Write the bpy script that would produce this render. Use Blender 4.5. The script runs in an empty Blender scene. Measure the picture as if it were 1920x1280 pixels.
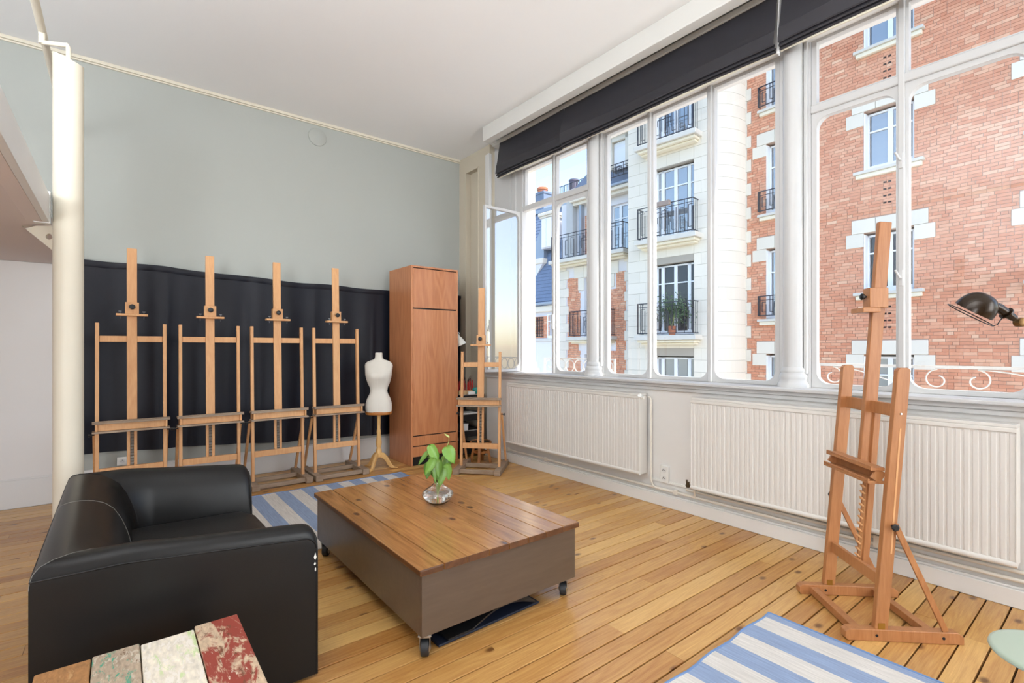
import bpy, bmesh, math, random
from mathutils import Vector, Matrix
random.seed(7)
SC = bpy.context.scene
COL = SC.collection
R = math.radians
PI = math.pi

# ------------------------------------------------------------------ camera
cam_d = bpy.data.cameras.new('camera')
cam = bpy.data.objects.new('camera', cam_d)
COL.objects.link(cam)
SC.camera = cam
cam_d.sensor_fit = 'HORIZONTAL'
cam_d.sensor_width = 36.0
cam_d.lens = 36.0 * 933.5 / 1920.0
cam_d.shift_y = 14.1 / 1920.0
cam_d.clip_start = 0.05
cam_d.clip_end = 300
cam.location = (0, 0, 1.4)
cam.rotation_euler = (R(90), 0, -R(38.314))

# ------------------------------------------------------------------ world, sun, large lights, exposure
SUN_TO = Vector((0.115, -0.59, 0.80)).normalized()
world = bpy.data.worlds.new('sky')
SC.world = world
world.use_nodes = True
wn = world.node_tree
wn.nodes.clear()
w_out = wn.nodes.new('ShaderNodeOutputWorld')
w_bg = wn.nodes.new('ShaderNodeBackground')
w_sky = wn.nodes.new('ShaderNodeTexSky')
w_sky.sky_type = 'NISHITA'
w_sky.sun_disc = False
w_sky.sun_elevation = R(53)
w_sky.sun_rotation = PI
w_sky.air_density = 1.0
w_sky.dust_density = 1.2
w_sky.ozone_density = 1.0
w_bg.inputs['Strength'].default_value = 0.60
wn.links.new(w_sky.outputs[0], w_bg.inputs[0])
wn.links.new(w_bg.outputs[0], w_out.inputs[0])

sun_d = bpy.data.lights.new('sun', 'SUN')
sun_d.energy = 8.0
sun_d.angle = R(0.6)
sun_d.color = (1.0, 0.95, 0.87)
sun = bpy.data.objects.new('sun', sun_d)
COL.objects.link(sun)
sun.rotation_euler = SUN_TO.to_track_quat('Z', 'Y').to_euler()
sun.location = (6, -20, 20)


def area_light(name, loc, target, sx, sy, power, col=(1, 1, 1)):
    d = bpy.data.lights.new(name, 'AREA')
    d.shape = 'RECTANGLE'
    d.size, d.size_y = sx, sy
    d.energy = power
    d.color = col
    o = bpy.data.objects.new(name, d)
    COL.objects.link(o)
    o.location = loc
    o.rotation_euler = (Vector(loc) - Vector(target)).to_track_quat('Z', 'Y').to_euler()
    return o


# added fill light behind the camera, no window stands there
area_light('rear_fill', (2.8, -3.8, 2.0), (1.3, 4.0, 3.0), 2.0, 2.8, 150, (0.90, 0.96, 1.0))
area_light('mezzanine_fill', (-1.5, 0.1, 2.6), (-1.38, 0.38, 3.55), 1.3, 1.3, 325, (0.89, 0.95, 1.0))  # added fill above the mezzanine floor, brightens the ceiling
area_light('under_mezzanine_fill', (-2.3, -1.0, 1.25), (-1.7, 6.0, 1.6), 1.6, 1.4, 128, (0.86, 0.93, 1.0))  # added fill below the mezzanine, brightens its wall and soffit

SC.view_settings.view_transform = 'Standard'
SC.view_settings.look = 'None'
SC.view_settings.exposure = 0.0
SC.view_settings.gamma = 1.0
SC.view_settings.use_curve_mapping = False

# ------------------------------------------------------------------ helpers


def srgb(r, g, b):
    def f(c):
        c /= 255.0
        return c / 12.92 if c <= 0.04045 else ((c + 0.055) / 1.055) ** 2.4
    return (f(r), f(g), f(b), 1.0)


class MB:
    """collects shapes, builds ONE mesh object"""

    def __init__(self):
        self.v, self.f, self.mi = [], [], []

    def add(self, vs, fs, m=0):
        o = len(self.v)
        self.v += [Vector(p) for p in vs]
        self.f += [tuple(i + o for i in q) for q in fs]
        self.mi += [m] * len(fs)
        return self

    def box(self, x0, x1, y0, y1, z0, z1, m=0):
        if x0 > x1: x0, x1 = x1, x0
        if y0 > y1: y0, y1 = y1, y0
        if z0 > z1: z0, z1 = z1, z0
        vs = [(x0, y0, z0), (x1, y0, z0), (x1, y1, z0), (x0, y1, z0), (x0, y0, z1), (x1, y0, z1), (x1, y1, z1), (x0, y1, z1)]
        return self.add(vs, [(0, 3, 2, 1), (4, 5, 6, 7), (0, 1, 5, 4), (1, 2, 6, 5), (2, 3, 7, 6), (3, 0, 4, 7)], m)

    def bar(self, p0, p1, w, t, up=(0, 0, 1), m=0):
        """box from p0 to p1, w across, t along up"""
        p0, p1 = Vector(p0), Vector(p1)
        d = (p1 - p0).normalized()
        u = Vector(up)
        if abs(d.dot(u)) > 0.98:
            u = Vector((0, 1, 0))
        s = d.cross(u).normalized()
        u = s.cross(d).normalized()
        vs = []
        for p in (p0, p1):
            for a, b in ((-1, -1), (1, -1), (1, 1), (-1, 1)):
                vs.append(p + s * (a * w / 2) + u * (b * t / 2))
        return self.add(vs, [(0, 3, 2, 1), (4, 5, 6, 7), (0, 1, 5, 4), (1, 2, 6, 5), (2, 3, 7, 6), (3, 0, 4, 7)], m)

    def tube(self, pts, r, n=10, m=0, caps=True, closed=False):
        pts = [Vector(p) for p in pts]
        k = len(pts)
        rs = r if isinstance(r, (list, tuple)) else [r] * k
        vs, fs = [], []
        u = None
        for i, p in enumerate(pts):
            a = pts[(i - 1) % k] if (closed or i > 0) else p
            b = pts[(i + 1) % k] if (closed or i < k - 1) else p
            d = (b - a).normalized()
            if u is None:
                u = Vector((0, 0, 1)) if abs(d.z) < 0.9 else Vector((1, 0, 0))
            s = d.cross(u)
            if s.length < 1e-6:
                s = d.cross(Vector((0.3, 0.5, 0.8)))
            s.normalize()
            u = s.cross(d).normalized()
            for j in range(n):
                t = 2 * PI * j / n
                vs.append(p + (s * math.cos(t) + u * math.sin(t)) * rs[i])
        seg = k if closed else k - 1
        for i in range(seg):
            for j in range(n):
                a, b = i * n + j, i * n + (j + 1) % n
                c, d_ = ((i + 1) % k) * n + (j + 1) % n, ((i + 1) % k) * n + j
                fs.append((a, b, c, d_))
        if caps and not closed:
            fs.append(tuple(range(n - 1, -1, -1)))
            fs.append(tuple(range((k - 1) * n, k * n)))
        return self.add(vs, fs, m)

    def lathe(self, prof, n=24, c=(0, 0, 0), m=0, capb=True, capt=True, M=None):
        vs, fs = [], []
        for (r, z) in prof:
            for j in range(n):
                t = 2 * PI * j / n
                vs.append(Vector((r * math.cos(t), r * math.sin(t), z)))
        if M is not None:
            vs = [M @ p for p in vs]
        vs = [p + Vector(c) for p in vs]
        k = len(prof)
        for i in range(k - 1):
            for j in range(n):
                fs.append((i * n + j, i * n + (j + 1) % n, (i + 1) * n + (j + 1) % n, (i + 1) * n + j))
        if capb: fs.append(tuple(range(n - 1, -1, -1)))
        if capt: fs.append(tuple(range((k - 1) * n, k * n)))
        return self.add(vs, fs, m)

    def prism(self, poly, fn, m=0):
        """poly: list of 2d points, fn(a,b,t) -> 3d, t in (0,1)"""
        n = len(poly)
        vs = [fn(a, b, 0) for a, b in poly] + [fn(a, b, 1) for a, b in poly]
        fs = [tuple(range(n - 1, -1, -1)), tuple(range(n, 2 * n))]
        fs += [(i, (i + 1) % n, n + (i + 1) % n, n + i) for i in range(n)]
        return self.add(vs, fs, m)

    def grid(self, rows, m=0, closed=False):
        """rows: list of equally long lists of points"""
        k, n = len(rows), len(rows[0])
        vs = [p for r_ in rows for p in r_]
        fs = []
        for i in range(k - 1):
            for j in range(n if closed else n - 1):
                fs.append((i * n + j, i * n + (j + 1) % n, (i + 1) * n + (j + 1) % n, (i + 1) * n + j))
        return self.add(vs, fs, m)

    def xf(self, M, start=0):
        for i in range(start, len(self.v)):
            self.v[i] = M @ self.v[i]
        return self

    def mesh(self, name, mats):
        me = bpy.data.meshes.new(name)
        me.from_pydata([tuple(p) for p in self.v], [], self.f)
        for mt in (mats if isinstance(mats, (list, tuple)) else [mats]):
            me.materials.append(mt)
        if any(self.mi):
            me.polygons.foreach_set('material_index', self.mi)
        return me

    def build(self, name, mats, parent=None, origin=None, smooth=None, bevel=0, seg=2, fix=True):
        """origin: world/local point that becomes the object's origin"""
        if origin is not None:
            o_ = Vector(origin)
            self.v = [p - o_ for p in self.v]
        me = self.mesh(name, mats)
        if fix:
            bm = bmesh.new()
            bm.from_mesh(me)
            bmesh.ops.recalc_face_normals(bm, faces=bm.faces)
            bm.to_mesh(me)
            bm.free()
        ob = bpy.data.objects.new(name, me)
        COL.objects.link(ob)
        if origin is not None:
            ob.location = origin
        if parent is not None:
            ob.parent = parent
        if smooth is not None:
            me.polygons.foreach_set('use_smooth', [True] * len(me.polygons))
            me.set_sharp_from_angle(angle=R(smooth))
        if bevel:
            b = ob.modifiers.new('bevel', 'BEVEL')
            b.width = bevel
            b.segments = seg
            b.limit_method = 'ANGLE'
            b.angle_limit = R(40)
        return ob


def tag(o, label, cat=None, group=None, kind=None):
    if label: o['label'] = label
    if cat: o['category'] = cat
    if group: o['group'] = group
    if kind: o['kind'] = kind
    return o


def thing(name, label, cat, loc=(0, 0, 0), rotz=0.0, group=None, kind=None):
    o = bpy.data.objects.new(name, None)
    COL.objects.link(o)
    o.empty_display_size = 0.1
    o.location = loc
    o.rotation_euler = (0, 0, rotz)
    return tag(o, label, cat, group, kind)


def copy_tree(root, loc, rotz, label):
    def cp(o, par):
        c = o.copy()
        COL.objects.link(c)
        c.parent = par
        for ch in list(o.children):
            cp(ch, c)
        return c
    r_ = cp(root, None)
    r_.location = loc
    r_.rotation_euler = (0, 0, rotz)
    r_['label'] = label
    return r_


# ------------------------------------------------------------------ materials
MATS = {}


def mat(name, col, rough=0.5, metal=0.0, spec=0.5, bump=0.0, bscale=60, var=0.0, vscale=3.0, objvar=0.0, coat=0.0, sheen=0.0, trans=0.0, ior=1.45, emis=None):
    m = bpy.data.materials.new(name)
    m.use_nodes = True
    nt = m.node_tree
    b = nt.nodes['Principled BSDF']
    b.inputs['Base Color'].default_value = col
    b.inputs['Roughness'].default_value = rough
    b.inputs['Metallic'].default_value = metal
    b.inputs['Specular IOR Level'].default_value = spec
    b.inputs['Coat Weight'].default_value = coat
    b.inputs['Sheen Weight'].default_value = sheen
    b.inputs['Transmission Weight'].default_value = trans
    b.inputs['IOR'].default_value = ior
    L = nt.links.new
    geo = nt.nodes.new('ShaderNodeNewGeometry')
    if var or objvar:
        hsv = nt.nodes.new('ShaderNodeHueSaturation')
        hsv.inputs['Color'].default_value = col
        add = nt.nodes.new('ShaderNodeMath'); add.operation = 'ADD'; add.inputs[0].default_value = 1.0 - (var + objvar) * 0.5; add.inputs[1].default_value = 0
        last = add
        if var:
            nz = nt.nodes.new('ShaderNodeTexNoise'); nz.inputs['Scale'].default_value = vscale; nz.inputs['Detail'].default_value = 5
            L(geo.outputs['Position'], nz.inputs['Vector'])
            mu = nt.nodes.new('ShaderNodeMath'); mu.operation = 'MULTIPLY'; mu.inputs[1].default_value = var
            L(nz.outputs['Fac'], mu.inputs[0])
            L(mu.outputs[0], add.inputs[1])
        if objvar:
            oi = nt.nodes.new('ShaderNodeObjectInfo')
            mu = nt.nodes.new('ShaderNodeMath'); mu.operation = 'MULTIPLY'; mu.inputs[1].default_value = objvar
            L(oi.outputs['Random'], mu.inputs[0])
            ad2 = nt.nodes.new('ShaderNodeMath'); ad2.operation = 'ADD'
            L(last.outputs[0], ad2.inputs[0]); L(mu.outputs[0], ad2.inputs[1])
            last = ad2
        L(last.outputs[0], hsv.inputs['Value'])
        L(hsv.outputs[0], b.inputs['Base Color'])
    if bump:
        nz = nt.nodes.new('ShaderNodeTexNoise'); nz.inputs['Scale'].default_value = bscale; nz.inputs['Detail'].default_value = 3
        L(geo.outputs['Position'], nz.inputs['Vector'])
        bp = nt.nodes.new('ShaderNodeBump'); bp.inputs['Strength'].default_value = bump; bp.inputs['Distance'].default_value = 0.01
        L(nz.outputs['Fac'], bp.inputs['Height']); L(bp.outputs[0], b.inputs['Normal'])
    if emis:
        b.inputs['Emission Color'].default_value = emis[0]; b.inputs['Emission Strength'].default_value = emis[1]
    MATS[name] = m
    return m


def wood(name, c_dark, c_light, axis='z', rough=0.4, scale=6.0, stretch=14.0, objvar=0.25, knots=0.0, coat=0.0, contrast=1.0, world=False, rings=0.35, bump=0.05):
    """grain stretched along one axis, per-object tone, optional knots"""
    m = bpy.data.materials.new(name)
    m.use_nodes = True
    nt = m.node_tree
    N, L = nt.nodes.new, nt.links.new
    b = nt.nodes['Principled BSDF']
    b.inputs['Roughness'].default_value = rough
    b.inputs['Coat Weight'].default_value = coat
    b.inputs['Coat Roughness'].default_value = 0.2
    tc = N('ShaderNodeTexCoord')
    geo = N('ShaderNodeNewGeometry')
    src = geo.outputs['Position'] if world else tc.outputs['Object']
    oi = N('ShaderNodeObjectInfo')
    off = N('ShaderNodeVectorMath'); off.operation = 'SCALE'
    cmb = N('ShaderNodeCombineXYZ')
    for i in range(3): L(oi.outputs['Random'], cmb.inputs[i])
    L(cmb.outputs[0], off.inputs[0]); off.inputs['Scale'].default_value = 37.0
    ad = N('ShaderNodeVectorMath'); ad.operation = 'ADD'
    L(src, ad.inputs[0]); L(off.outputs[0], ad.inputs[1])
    mp = N('ShaderNodeMapping')
    sc = {'x': (1, stretch, stretch), 'y': (stretch, 1, stretch), 'z': (stretch, stretch, 1)}[axis]
    mp.inputs['Scale'].default_value = sc
    L(ad.outputs[0], mp.inputs['Vector'])
    nz = N('ShaderNodeTexNoise'); nz.inputs['Scale'].default_value = scale * 0.35; nz.inputs['Detail'].default_value = 6; nz.inputs['Roughness'].default_value = 0.62; nz.inputs['Distortion'].default_value = 0.6
    L(mp.outputs[0], nz.inputs['Vector'])
    n2 = N('ShaderNodeTexNoise'); n2.inputs['Scale'].default_value = scale * 1.8; n2.inputs['Detail'].default_value = 4
    L(mp.outputs[0], n2.inputs['Vector'])
    # cathedral rings: sine of a slow stretched noise
    mp2 = N('ShaderNodeMapping')
    s2 = stretch * 0.45
    mp2.inputs['Scale'].default_value = {'x': (1, s2, s2), 'y': (s2, 1, s2), 'z': (s2, s2, 1)}[axis]
    L(ad.outputs[0], mp2.inputs['Vector'])
    n3 = N('ShaderNodeTexNoise'); n3.inputs['Scale'].default_value = scale * 0.16; n3.inputs['Detail'].default_value = 1.5
    L(mp2.outputs[0], n3.inputs['Vector'])
    mu3 = N('ShaderNodeMath'); mu3.operation = 'MULTIPLY'; mu3.inputs[1].default_value = 60.0
    L(n3.outputs['Fac'], mu3.inputs[0])
    si = N('ShaderNodeMath'); si.operation = 'SINE'
    L(mu3.outputs[0], si.inputs[0])
    m1 = N('ShaderNodeMath'); m1.operation = 'MULTIPLY_ADD'; m1.inputs[1].default_value = 0.55 * contrast; m1.inputs[2].default_value = 0.12
    L(nz.outputs['Fac'], m1.inputs[0])
    m2 = N('ShaderNodeMath'); m2.operation = 'MULTIPLY_ADD'; m2.inputs[1].default_value = 0.45 * contrast
    L(n2.outputs['Fac'], m2.inputs[0]); L(m1.outputs[0], m2.inputs[2])
    m4 = N('ShaderNodeMath'); m4.operation = 'MULTIPLY_ADD'; m4.inputs[1].default_value = rings * 0.35
    L(si.outputs[0], m4.inputs[0]); L(m2.outputs[0], m4.inputs[2])
    mo = N('ShaderNodeMath'); mo.operation = 'MULTIPLY_ADD'; mo.inputs[1].default_value = objvar; 
    L(oi.outputs['Random'], mo.inputs[0])
    sb = N('ShaderNodeMath'); sb.operation = 'SUBTRACT'; sb.inputs[1].default_value = objvar * 0.5
    L(m4.outputs[0], sb.inputs[0]); L(sb.outputs[0], mo.inputs[2])
    rp = N('ShaderNodeValToRGB')
    rp.color_ramp.elements[0].position = 0.2; rp.color_ramp.elements[0].color = c_dark
    rp.color_ramp.elements[1].position = 0.95; rp.color_ramp.elements[1].color = c_light
    L(mo.outputs[0], rp.inputs[0])
    out = rp.outputs[0]
    if knots:
        mk = N('ShaderNodeMapping')
        ks = {'x': (2.6, 4.6, 1), 'y': (4.6, 2.6, 1), 'z': (4.5, 4.5, 1.3)}[axis]
        mk.inputs['Scale'].default_value = ks
        L(ad.outputs[0], mk.inputs['Vector'])
        vo = N('ShaderNodeTexVoronoi'); vo.voronoi_dimensions = '2D'; vo.inputs['Scale'].default_value = 1.0
        L(mk.outputs[0], vo.inputs['Vector'])
        kr = N('ShaderNodeValToRGB')
        kr.color_ramp.elements[0].position = 0.035; kr.color_ramp.elements[0].color = (1, 1, 1, 1)
        kr.color_ramp.elements[1].position = 0.10; kr.color_ramp.elements[1].color = (0, 0, 0, 1)
        L(vo.outputs['Distance'], kr.inputs[0])
        # only some cells carry a knot
        sepc = N('ShaderNodeSeparateColor'); L(vo.outputs['Color'], sepc.inputs[0])
        gt = N('ShaderNodeMath'); gt.operation = 'GREATER_THAN'; gt.inputs[1].default_value = 1.0 - knots
        L(sepc.outputs[0], gt.inputs[0])
        km = N('ShaderNodeMath'); km.operation = 'MULTIPLY'
        L(kr.outputs[0], km.inputs[0]); L(gt.outputs[0], km.inputs[1])
        k2 = N('ShaderNodeMath'); k2.operation = 'MULTIPLY'; k2.inputs[1].default_value = 0.85
        L(km.outputs[0], k2.inputs[0])
        mx = N('ShaderNodeMix'); mx.data_type = 'RGBA'
        L(k2.outputs[0], mx.inputs[0]); L(out, mx.inputs[6])
        mx.inputs[7].default_value = (c_dark[0] * 0.28, c_dark[1] * 0.2, c_dark[2] * 0.16, 1)
        out = mx.outputs[2]
    L(out, b.inputs['Base Color'])
    if bump:
        bp = N('ShaderNodeBump'); bp.inputs['Strength'].default_value = bump; bp.inputs['Distance'].default_value = 0.004
        L(n2.outputs['Fac'], bp.inputs['Height']); L(bp.outputs[0], b.inputs['Normal'])
    MATS[name] = m
    return m


def thin_glass(name, tint=(0.97, 0.985, 0.98, 1), base=0.09):
    m = bpy.data.materials.new(name)
    m.use_nodes = True
    nt = m.node_tree
    nt.nodes.clear()
    N, L = nt.nodes.new, nt.links.new
    o = N('ShaderNodeOutputMaterial')
    tr = N('ShaderNodeBsdfTransparent'); tr.inputs[0].default_value = tint
    gl = N('ShaderNodeBsdfGlossy'); gl.inputs['Roughness'].default_value = 0.0
    lw = N('ShaderNodeLayerWeight'); lw.inputs['Blend'].default_value = 0.5
    pw = N('ShaderNodeMath'); pw.operation = 'POWER'; pw.inputs[1].default_value = 4.5
    L(lw.outputs['Facing'], pw.inputs[0])
    ma = N('ShaderNodeMath'); ma.operation = 'MULTIPLY_ADD'; ma.inputs[1].default_value = 0.85; ma.inputs[2].default_value = base
    L(pw.outputs[0], ma.inputs[0])
    mx = N('ShaderNodeMixShader')
    L(ma.outputs[0], mx.inputs[0]); L(tr.outputs[0], mx.inputs[1]); L(gl.outputs[0], mx.inputs[2])
    L(mx.outputs[0], o.inputs[0])
    MATS[name] = m
    return m


def stripes(name, axis_off, edges, ca, cb, rough=0.9):
    """woven stripes across world X: list of X edges (ascending) alternating ca, cb, ca ..."""
    m = bpy.data.materials.new(name)
    m.use_nodes = True
    nt = m.node_tree
    N, L = nt.nodes.new, nt.links.new
    b = nt.nodes['Principled BSDF']
    b.inputs['Roughness'].default_value = rough
    tc = N('ShaderNodeTexCoord')
    sx = N('ShaderNodeSeparateXYZ'); L(tc.outputs['Object'], sx.inputs[0])
    # (x - off) / period -> fraction
    off, period, duty = edges
    s1 = N('ShaderNodeMath'); s1.operation = 'SUBTRACT'; s1.inputs[1].default_value = off
    wz = N('ShaderNodeTexNoise'); wz.inputs['Scale'].default_value = 2.0
    L(tc.outputs['Object'], wz.inputs['Vector'])
    wj = N('ShaderNodeMath'); wj.operation = 'MULTIPLY_ADD'; wj.inputs[1].default_value = 0.016
    L(wz.outputs['Fac'], wj.inputs[0]); L(sx.outputs[0], wj.inputs[2])
    L(wj.outputs[0], s1.inputs[0])
    dv = N('ShaderNodeMath'); dv.operation = 'DIVIDE'; dv.inputs[1].default_value = period; L(s1.outputs[0], dv.inputs[0])
    fr = N('ShaderNodeMath'); fr.operation = 'FRACT'; L(dv.outputs[0], fr.inputs[0])
    lt = N('ShaderNodeMath'); lt.operation = 'LESS_THAN'; lt.inputs[1].default_value = duty; L(fr.outputs[0], lt.inputs[0])
    # yarn streaks along y
    mp = N('ShaderNodeMapping'); mp.inputs['Scale'].default_value = (120, 6, 1); L(tc.outputs['Object'], mp.inputs['Vector'])
    nz = N('ShaderNodeTexNoise'); nz.inputs['Scale'].default_value = 1.0; nz.inputs['Detail'].default_value = 4; L(mp.outputs[0], nz.inputs['Vector'])
    mx = N('ShaderNodeMix'); mx.data_type = 'RGBA'
    L(lt.outputs[0], mx.inputs[0]); mx.inputs[6].default_value = ca; mx.inputs[7].default_value = cb
    hs = N('ShaderNodeHueSaturation'); L(mx.outputs[2], hs.inputs['Color'])
    mv = N('ShaderNodeMath'); mv.operation = 'MULTIPLY_ADD'; mv.inputs[1].default_value = 0.7; mv.inputs[2].default_value = 0.65; L(nz.outputs['Fac'], mv.inputs[0])
    L(mv.outputs[0], hs.inputs['Value'])
    L(hs.outputs[0], b.inputs['Base Color'])
    bp = N('ShaderNodeBump'); bp.inputs['Strength'].default_value = 0.25; bp.inputs['Distance'].default_value = 0.004
    L(nz.outputs['Fac'], bp.inputs['Height']); L(bp.outputs[0], b.inputs['Normal'])
    MATS[name] = m
    return m


def patchy(name, cols, scale=14.0, rough=0.75, stretch=(1, 0.35, 1)):
    """peeling paint: several colours split by thresholded noises"""
    m = bpy.data.materials.new(name)
    m.use_nodes = True
    nt = m.node_tree
    N, L = nt.nodes.new, nt.links.new
    b = nt.nodes['Principled BSDF']
    b.inputs['Roughness'].default_value = rough
    tc = N('ShaderNodeTexCoord')
    mp = N('ShaderNodeMapping'); mp.inputs['Scale'].default_value = stretch; L(tc.outputs['Object'], mp.inputs['Vector'])
    last = None
    hgt = None
    for i, (c, th, sc_) in enumerate(cols):
        if last is None:
            rgb = N('ShaderNodeRGB'); rgb.outputs[0].default_value = c
            n0 = N('ShaderNodeTexNoise'); n0.inputs['Scale'].default_value = scale * 2.5; n0.inputs['Detail'].default_value = 8
            L(mp.outputs[0], n0.inputs['Vector'])
            hs = N('ShaderNodeHueSaturation'); L(rgb.outputs[0], hs.inputs['Color'])
            mv = N('ShaderNodeMath'); mv.operation = 'MULTIPLY_ADD'; mv.inputs[1].default_value = 1.1; mv.inputs[2].default_value = 0.45; L(n0.outputs['Fac'], mv.inputs[0])
            L(mv.outputs[0], hs.inputs['Value'])
            last = hs.outputs[0]
            continue
        nz = N('ShaderNodeTexNoise'); nz.noise_dimensions = '4D'; nz.inputs['W'].default_value = i * 7.3
        nz.inputs['Scale'].default_value = sc_; nz.inputs['Detail'].default_value = 9; nz.inputs['Roughness'].default_value = 0.68; nz.inputs['Distortion'].default_value = 0.8
        L(mp.outputs[0], nz.inputs['Vector'])
        rp = N('ShaderNodeValToRGB')
        rp.color_ramp.elements[0].position = th; rp.color_ramp.elements[0].color = (0, 0, 0, 1)
        rp.color_ramp.elements[1].position = min(0.99, th + 0.05); rp.color_ramp.elements[1].color = (1, 1, 1, 1)
        L(nz.outputs['Fac'], rp.inputs[0])
        mx = N('ShaderNodeMix'); mx.data_type = 'RGBA'
        L(rp.outputs[0], mx.inputs[0]); L(last, mx.inputs[6]); mx.inputs[7].default_value = c
        last = mx.outputs[2]
        hgt = rp.outputs[0]
    L(last, b.inputs['Base Color'])
    if hgt:
        bp = N('ShaderNodeBump'); bp.inputs['Strength'].default_value = 0.35; bp.inputs['Distance'].default_value = 0.003
        L(hgt, bp.inputs['Height']); L(bp.outputs[0], b.inputs['Normal'])
    MATS[name] = m
    return m


def brick_mat(name, stops, joint=False):
    m = bpy.data.materials.new(name)
    m.use_nodes = True
    nt = m.node_tree
    N, L = nt.nodes.new, nt.links.new
    b = nt.nodes['Principled BSDF']
    b.inputs['Roughness'].default_value = 0.9
    at_ = N('ShaderNodeAttribute'); at_.attribute_name = 'tone'
    rp = N('ShaderNodeValToRGB')
    rp.color_ramp.interpolation = 'LINEAR'
    els = rp.color_ramp.elements
    els[0].position, els[0].color = stops[0]
    els[1].position, els[1].color = stops[-1]
    for p, c in stops[1:-1]:
        e = els.new(p); e.color = c
    L(at_.outputs['Fac'], rp.inputs[0])
    geo = N('ShaderNodeNewGeometry')
    nz = N('ShaderNodeTexNoise'); nz.inputs['Scale'].default_value = 9; nz.inputs['Detail'].default_value = 6
    L(geo.outputs['Position'], nz.inputs['Vector'])
    hs = N('ShaderNodeHueSaturation'); L(rp.outputs[0], hs.inputs['Color'])
    mv = N('ShaderNodeMath'); mv.operation = 'MULTIPLY_ADD'; mv.inputs[1].default_value = 0.4; mv.inputs[2].default_value = 0.8; L(nz.outputs['Fac'], mv.inputs[0])
    L(mv.outputs[0], hs.inputs['Value'])
    L(hs.outputs[0], b.inputs['Base Color'])
    MATS[name] = m
    return m


M_GREEN = mat('wall_grey_green', srgb(173, 176, 170), 0.85, bump=0.06, bscale=25, var=0.06, vscale=1.2)
M_WHITE = mat('wall_white', srgb(226, 224, 222), 0.8, bump=0.05, bscale=25, var=0.05)
M_CORNER_SHADE = mat('wall_corner_shade', srgb(202, 193, 174), 0.75, var=0.06)  # beige is the corner's shade put into the wall colour
M_CEIL = mat('ceiling_paint', srgb(242, 242, 241), 0.9, bump=0.03, bscale=12, var=0.05, vscale=0.8)
M_CREAM = mat('cream_paint', srgb(218, 211, 193), 0.45, var=0.06, vscale=4)
M_TRIM = mat('white_gloss_paint', srgb(220, 219, 217), 0.4, bump=0.06, bscale=40, var=0.05)
M_FRAME = mat('window_frame_backlit', srgb(202, 202, 201), 0.42, bump=0.015, bscale=40, var=0.06)  # white paint greyed to stand in for its backlit shade
M_APRON = mat('cream_wall_paint', srgb(229, 227, 223), 0.55, bump=0.04, bscale=18, var=0.05)
M_RAD = mat('radiator_enamel', srgb(222, 219, 213), 0.5)
M_PELMET = mat('pelmet_paint', srgb(217, 216, 211), 0.5, var=0.04)
M_ENDGR = wood('stained_pine_edge', srgb(62, 36, 18), srgb(110, 70, 38), 'y', rough=0.4, scale=8, stretch=8, objvar=0.1)
M_PIPE = mat('pipe_paint', srgb(232, 226, 214), 0.45)
M_SUB = mat('plank_joint_dark', srgb(46, 28, 15), 0.95)
M_FLOOR = wood('pine_floor', srgb(160, 102, 44), srgb(230, 188, 116), 'x', rough=0.32, scale=7.0, stretch=24, objvar=0.40, knots=0.34, coat=0.12, world=True, contrast=0.8, rings=0.13)
M_PINE_TOP = wood('stained_pine_top', srgb(116, 72, 34), srgb(186, 134, 78), 'y', rough=0.2, scale=5.0, stretch=20, objvar=0.26, knots=0.25, coat=0.25, world=True, rings=0.2)
M_BOXSIDE = wood('brown_stained_ply', srgb(78, 64, 52), srgb(106, 89, 74), 'x', rough=0.33, scale=4, stretch=8, objvar=0.05, coat=0.2, contrast=0.8, world=True, rings=0.05)
M_EASEL = wood('beech_easel', srgb(196, 136, 84), srgb(232, 184, 132), 'z', rough=0.5, scale=8, stretch=10, objvar=0.16, contrast=0.8, rings=0.1)
M_EASELW = wood('worn_grey_wood', srgb(120, 98, 80), srgb(176, 156, 134), 'x', rough=0.7, scale=9, stretch=8, objvar=0.2, rings=0.15)
M_BEECH = wood('fresh_beech', srgb(148, 90, 48), srgb(202, 146, 96), 'z', rough=0.42, scale=9, stretch=12, objvar=0.1, contrast=0.7, rings=0.1)
M_TEAK = wood('teak_veneer', srgb(172, 102, 60), srgb(214, 150, 104), 'z', rough=0.36, scale=4.5, stretch=18, objvar=0.08, coat=0.1, rings=0.25, contrast=0.85)
M_HONEY = wood('honey_beech', srgb(196, 146, 80), srgb(230, 190, 128), 'z', rough=0.4, scale=8, stretch=10, objvar=0.1, rings=0.1)
M_STOOLW = wood('stool_wood', srgb(128, 76, 36), srgb(186, 124, 66), 'z', rough=0.5, scale=8, stretch=8, objvar=0.2)
M_LEATHER = mat('black_leather', (0.0075, 0.0072, 0.007, 1), 0.34, spec=0.36, bump=0.035, bscale=260)
M_SEATF = mat('black_seat_leather', (0.011, 0.010, 0.010, 1), 0.45, bump=0.12, bscale=140)
M_SEAM = mat('seam_thread', srgb(120, 118, 112), 0.7)
M_PIPING = mat('dark_piping', (0.004, 0.004, 0.004, 1), 0.5)
M_FOAM = mat('exposed_foam', srgb(220, 218, 210), 0.9)
M_CURT = mat('black_curtain_cloth', (0.0050, 0.0062, 0.0135, 1), 0.5, spec=0.4, bump=0.05, bscale=220, sheen=0.02)
M_BLIND = mat('charcoal_blind_satin', (0.034, 0.033, 0.040, 1), 0.5, bump=0.03, bscale=200, sheen=0.05)
M_BLACK = mat('black_plastic', (0.012, 0.012, 0.013, 1), 0.4)
M_BLACKM = mat('black_metal', (0.015, 0.015, 0.016, 1), 0.4, metal=0.3)
M_IRON = mat('balcony_iron', srgb(52, 54, 62), 0.6, metal=0.2)
M_STEEL = mat('zinc_steel', srgb(190, 190, 188), 0.3, metal=0.9)
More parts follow.
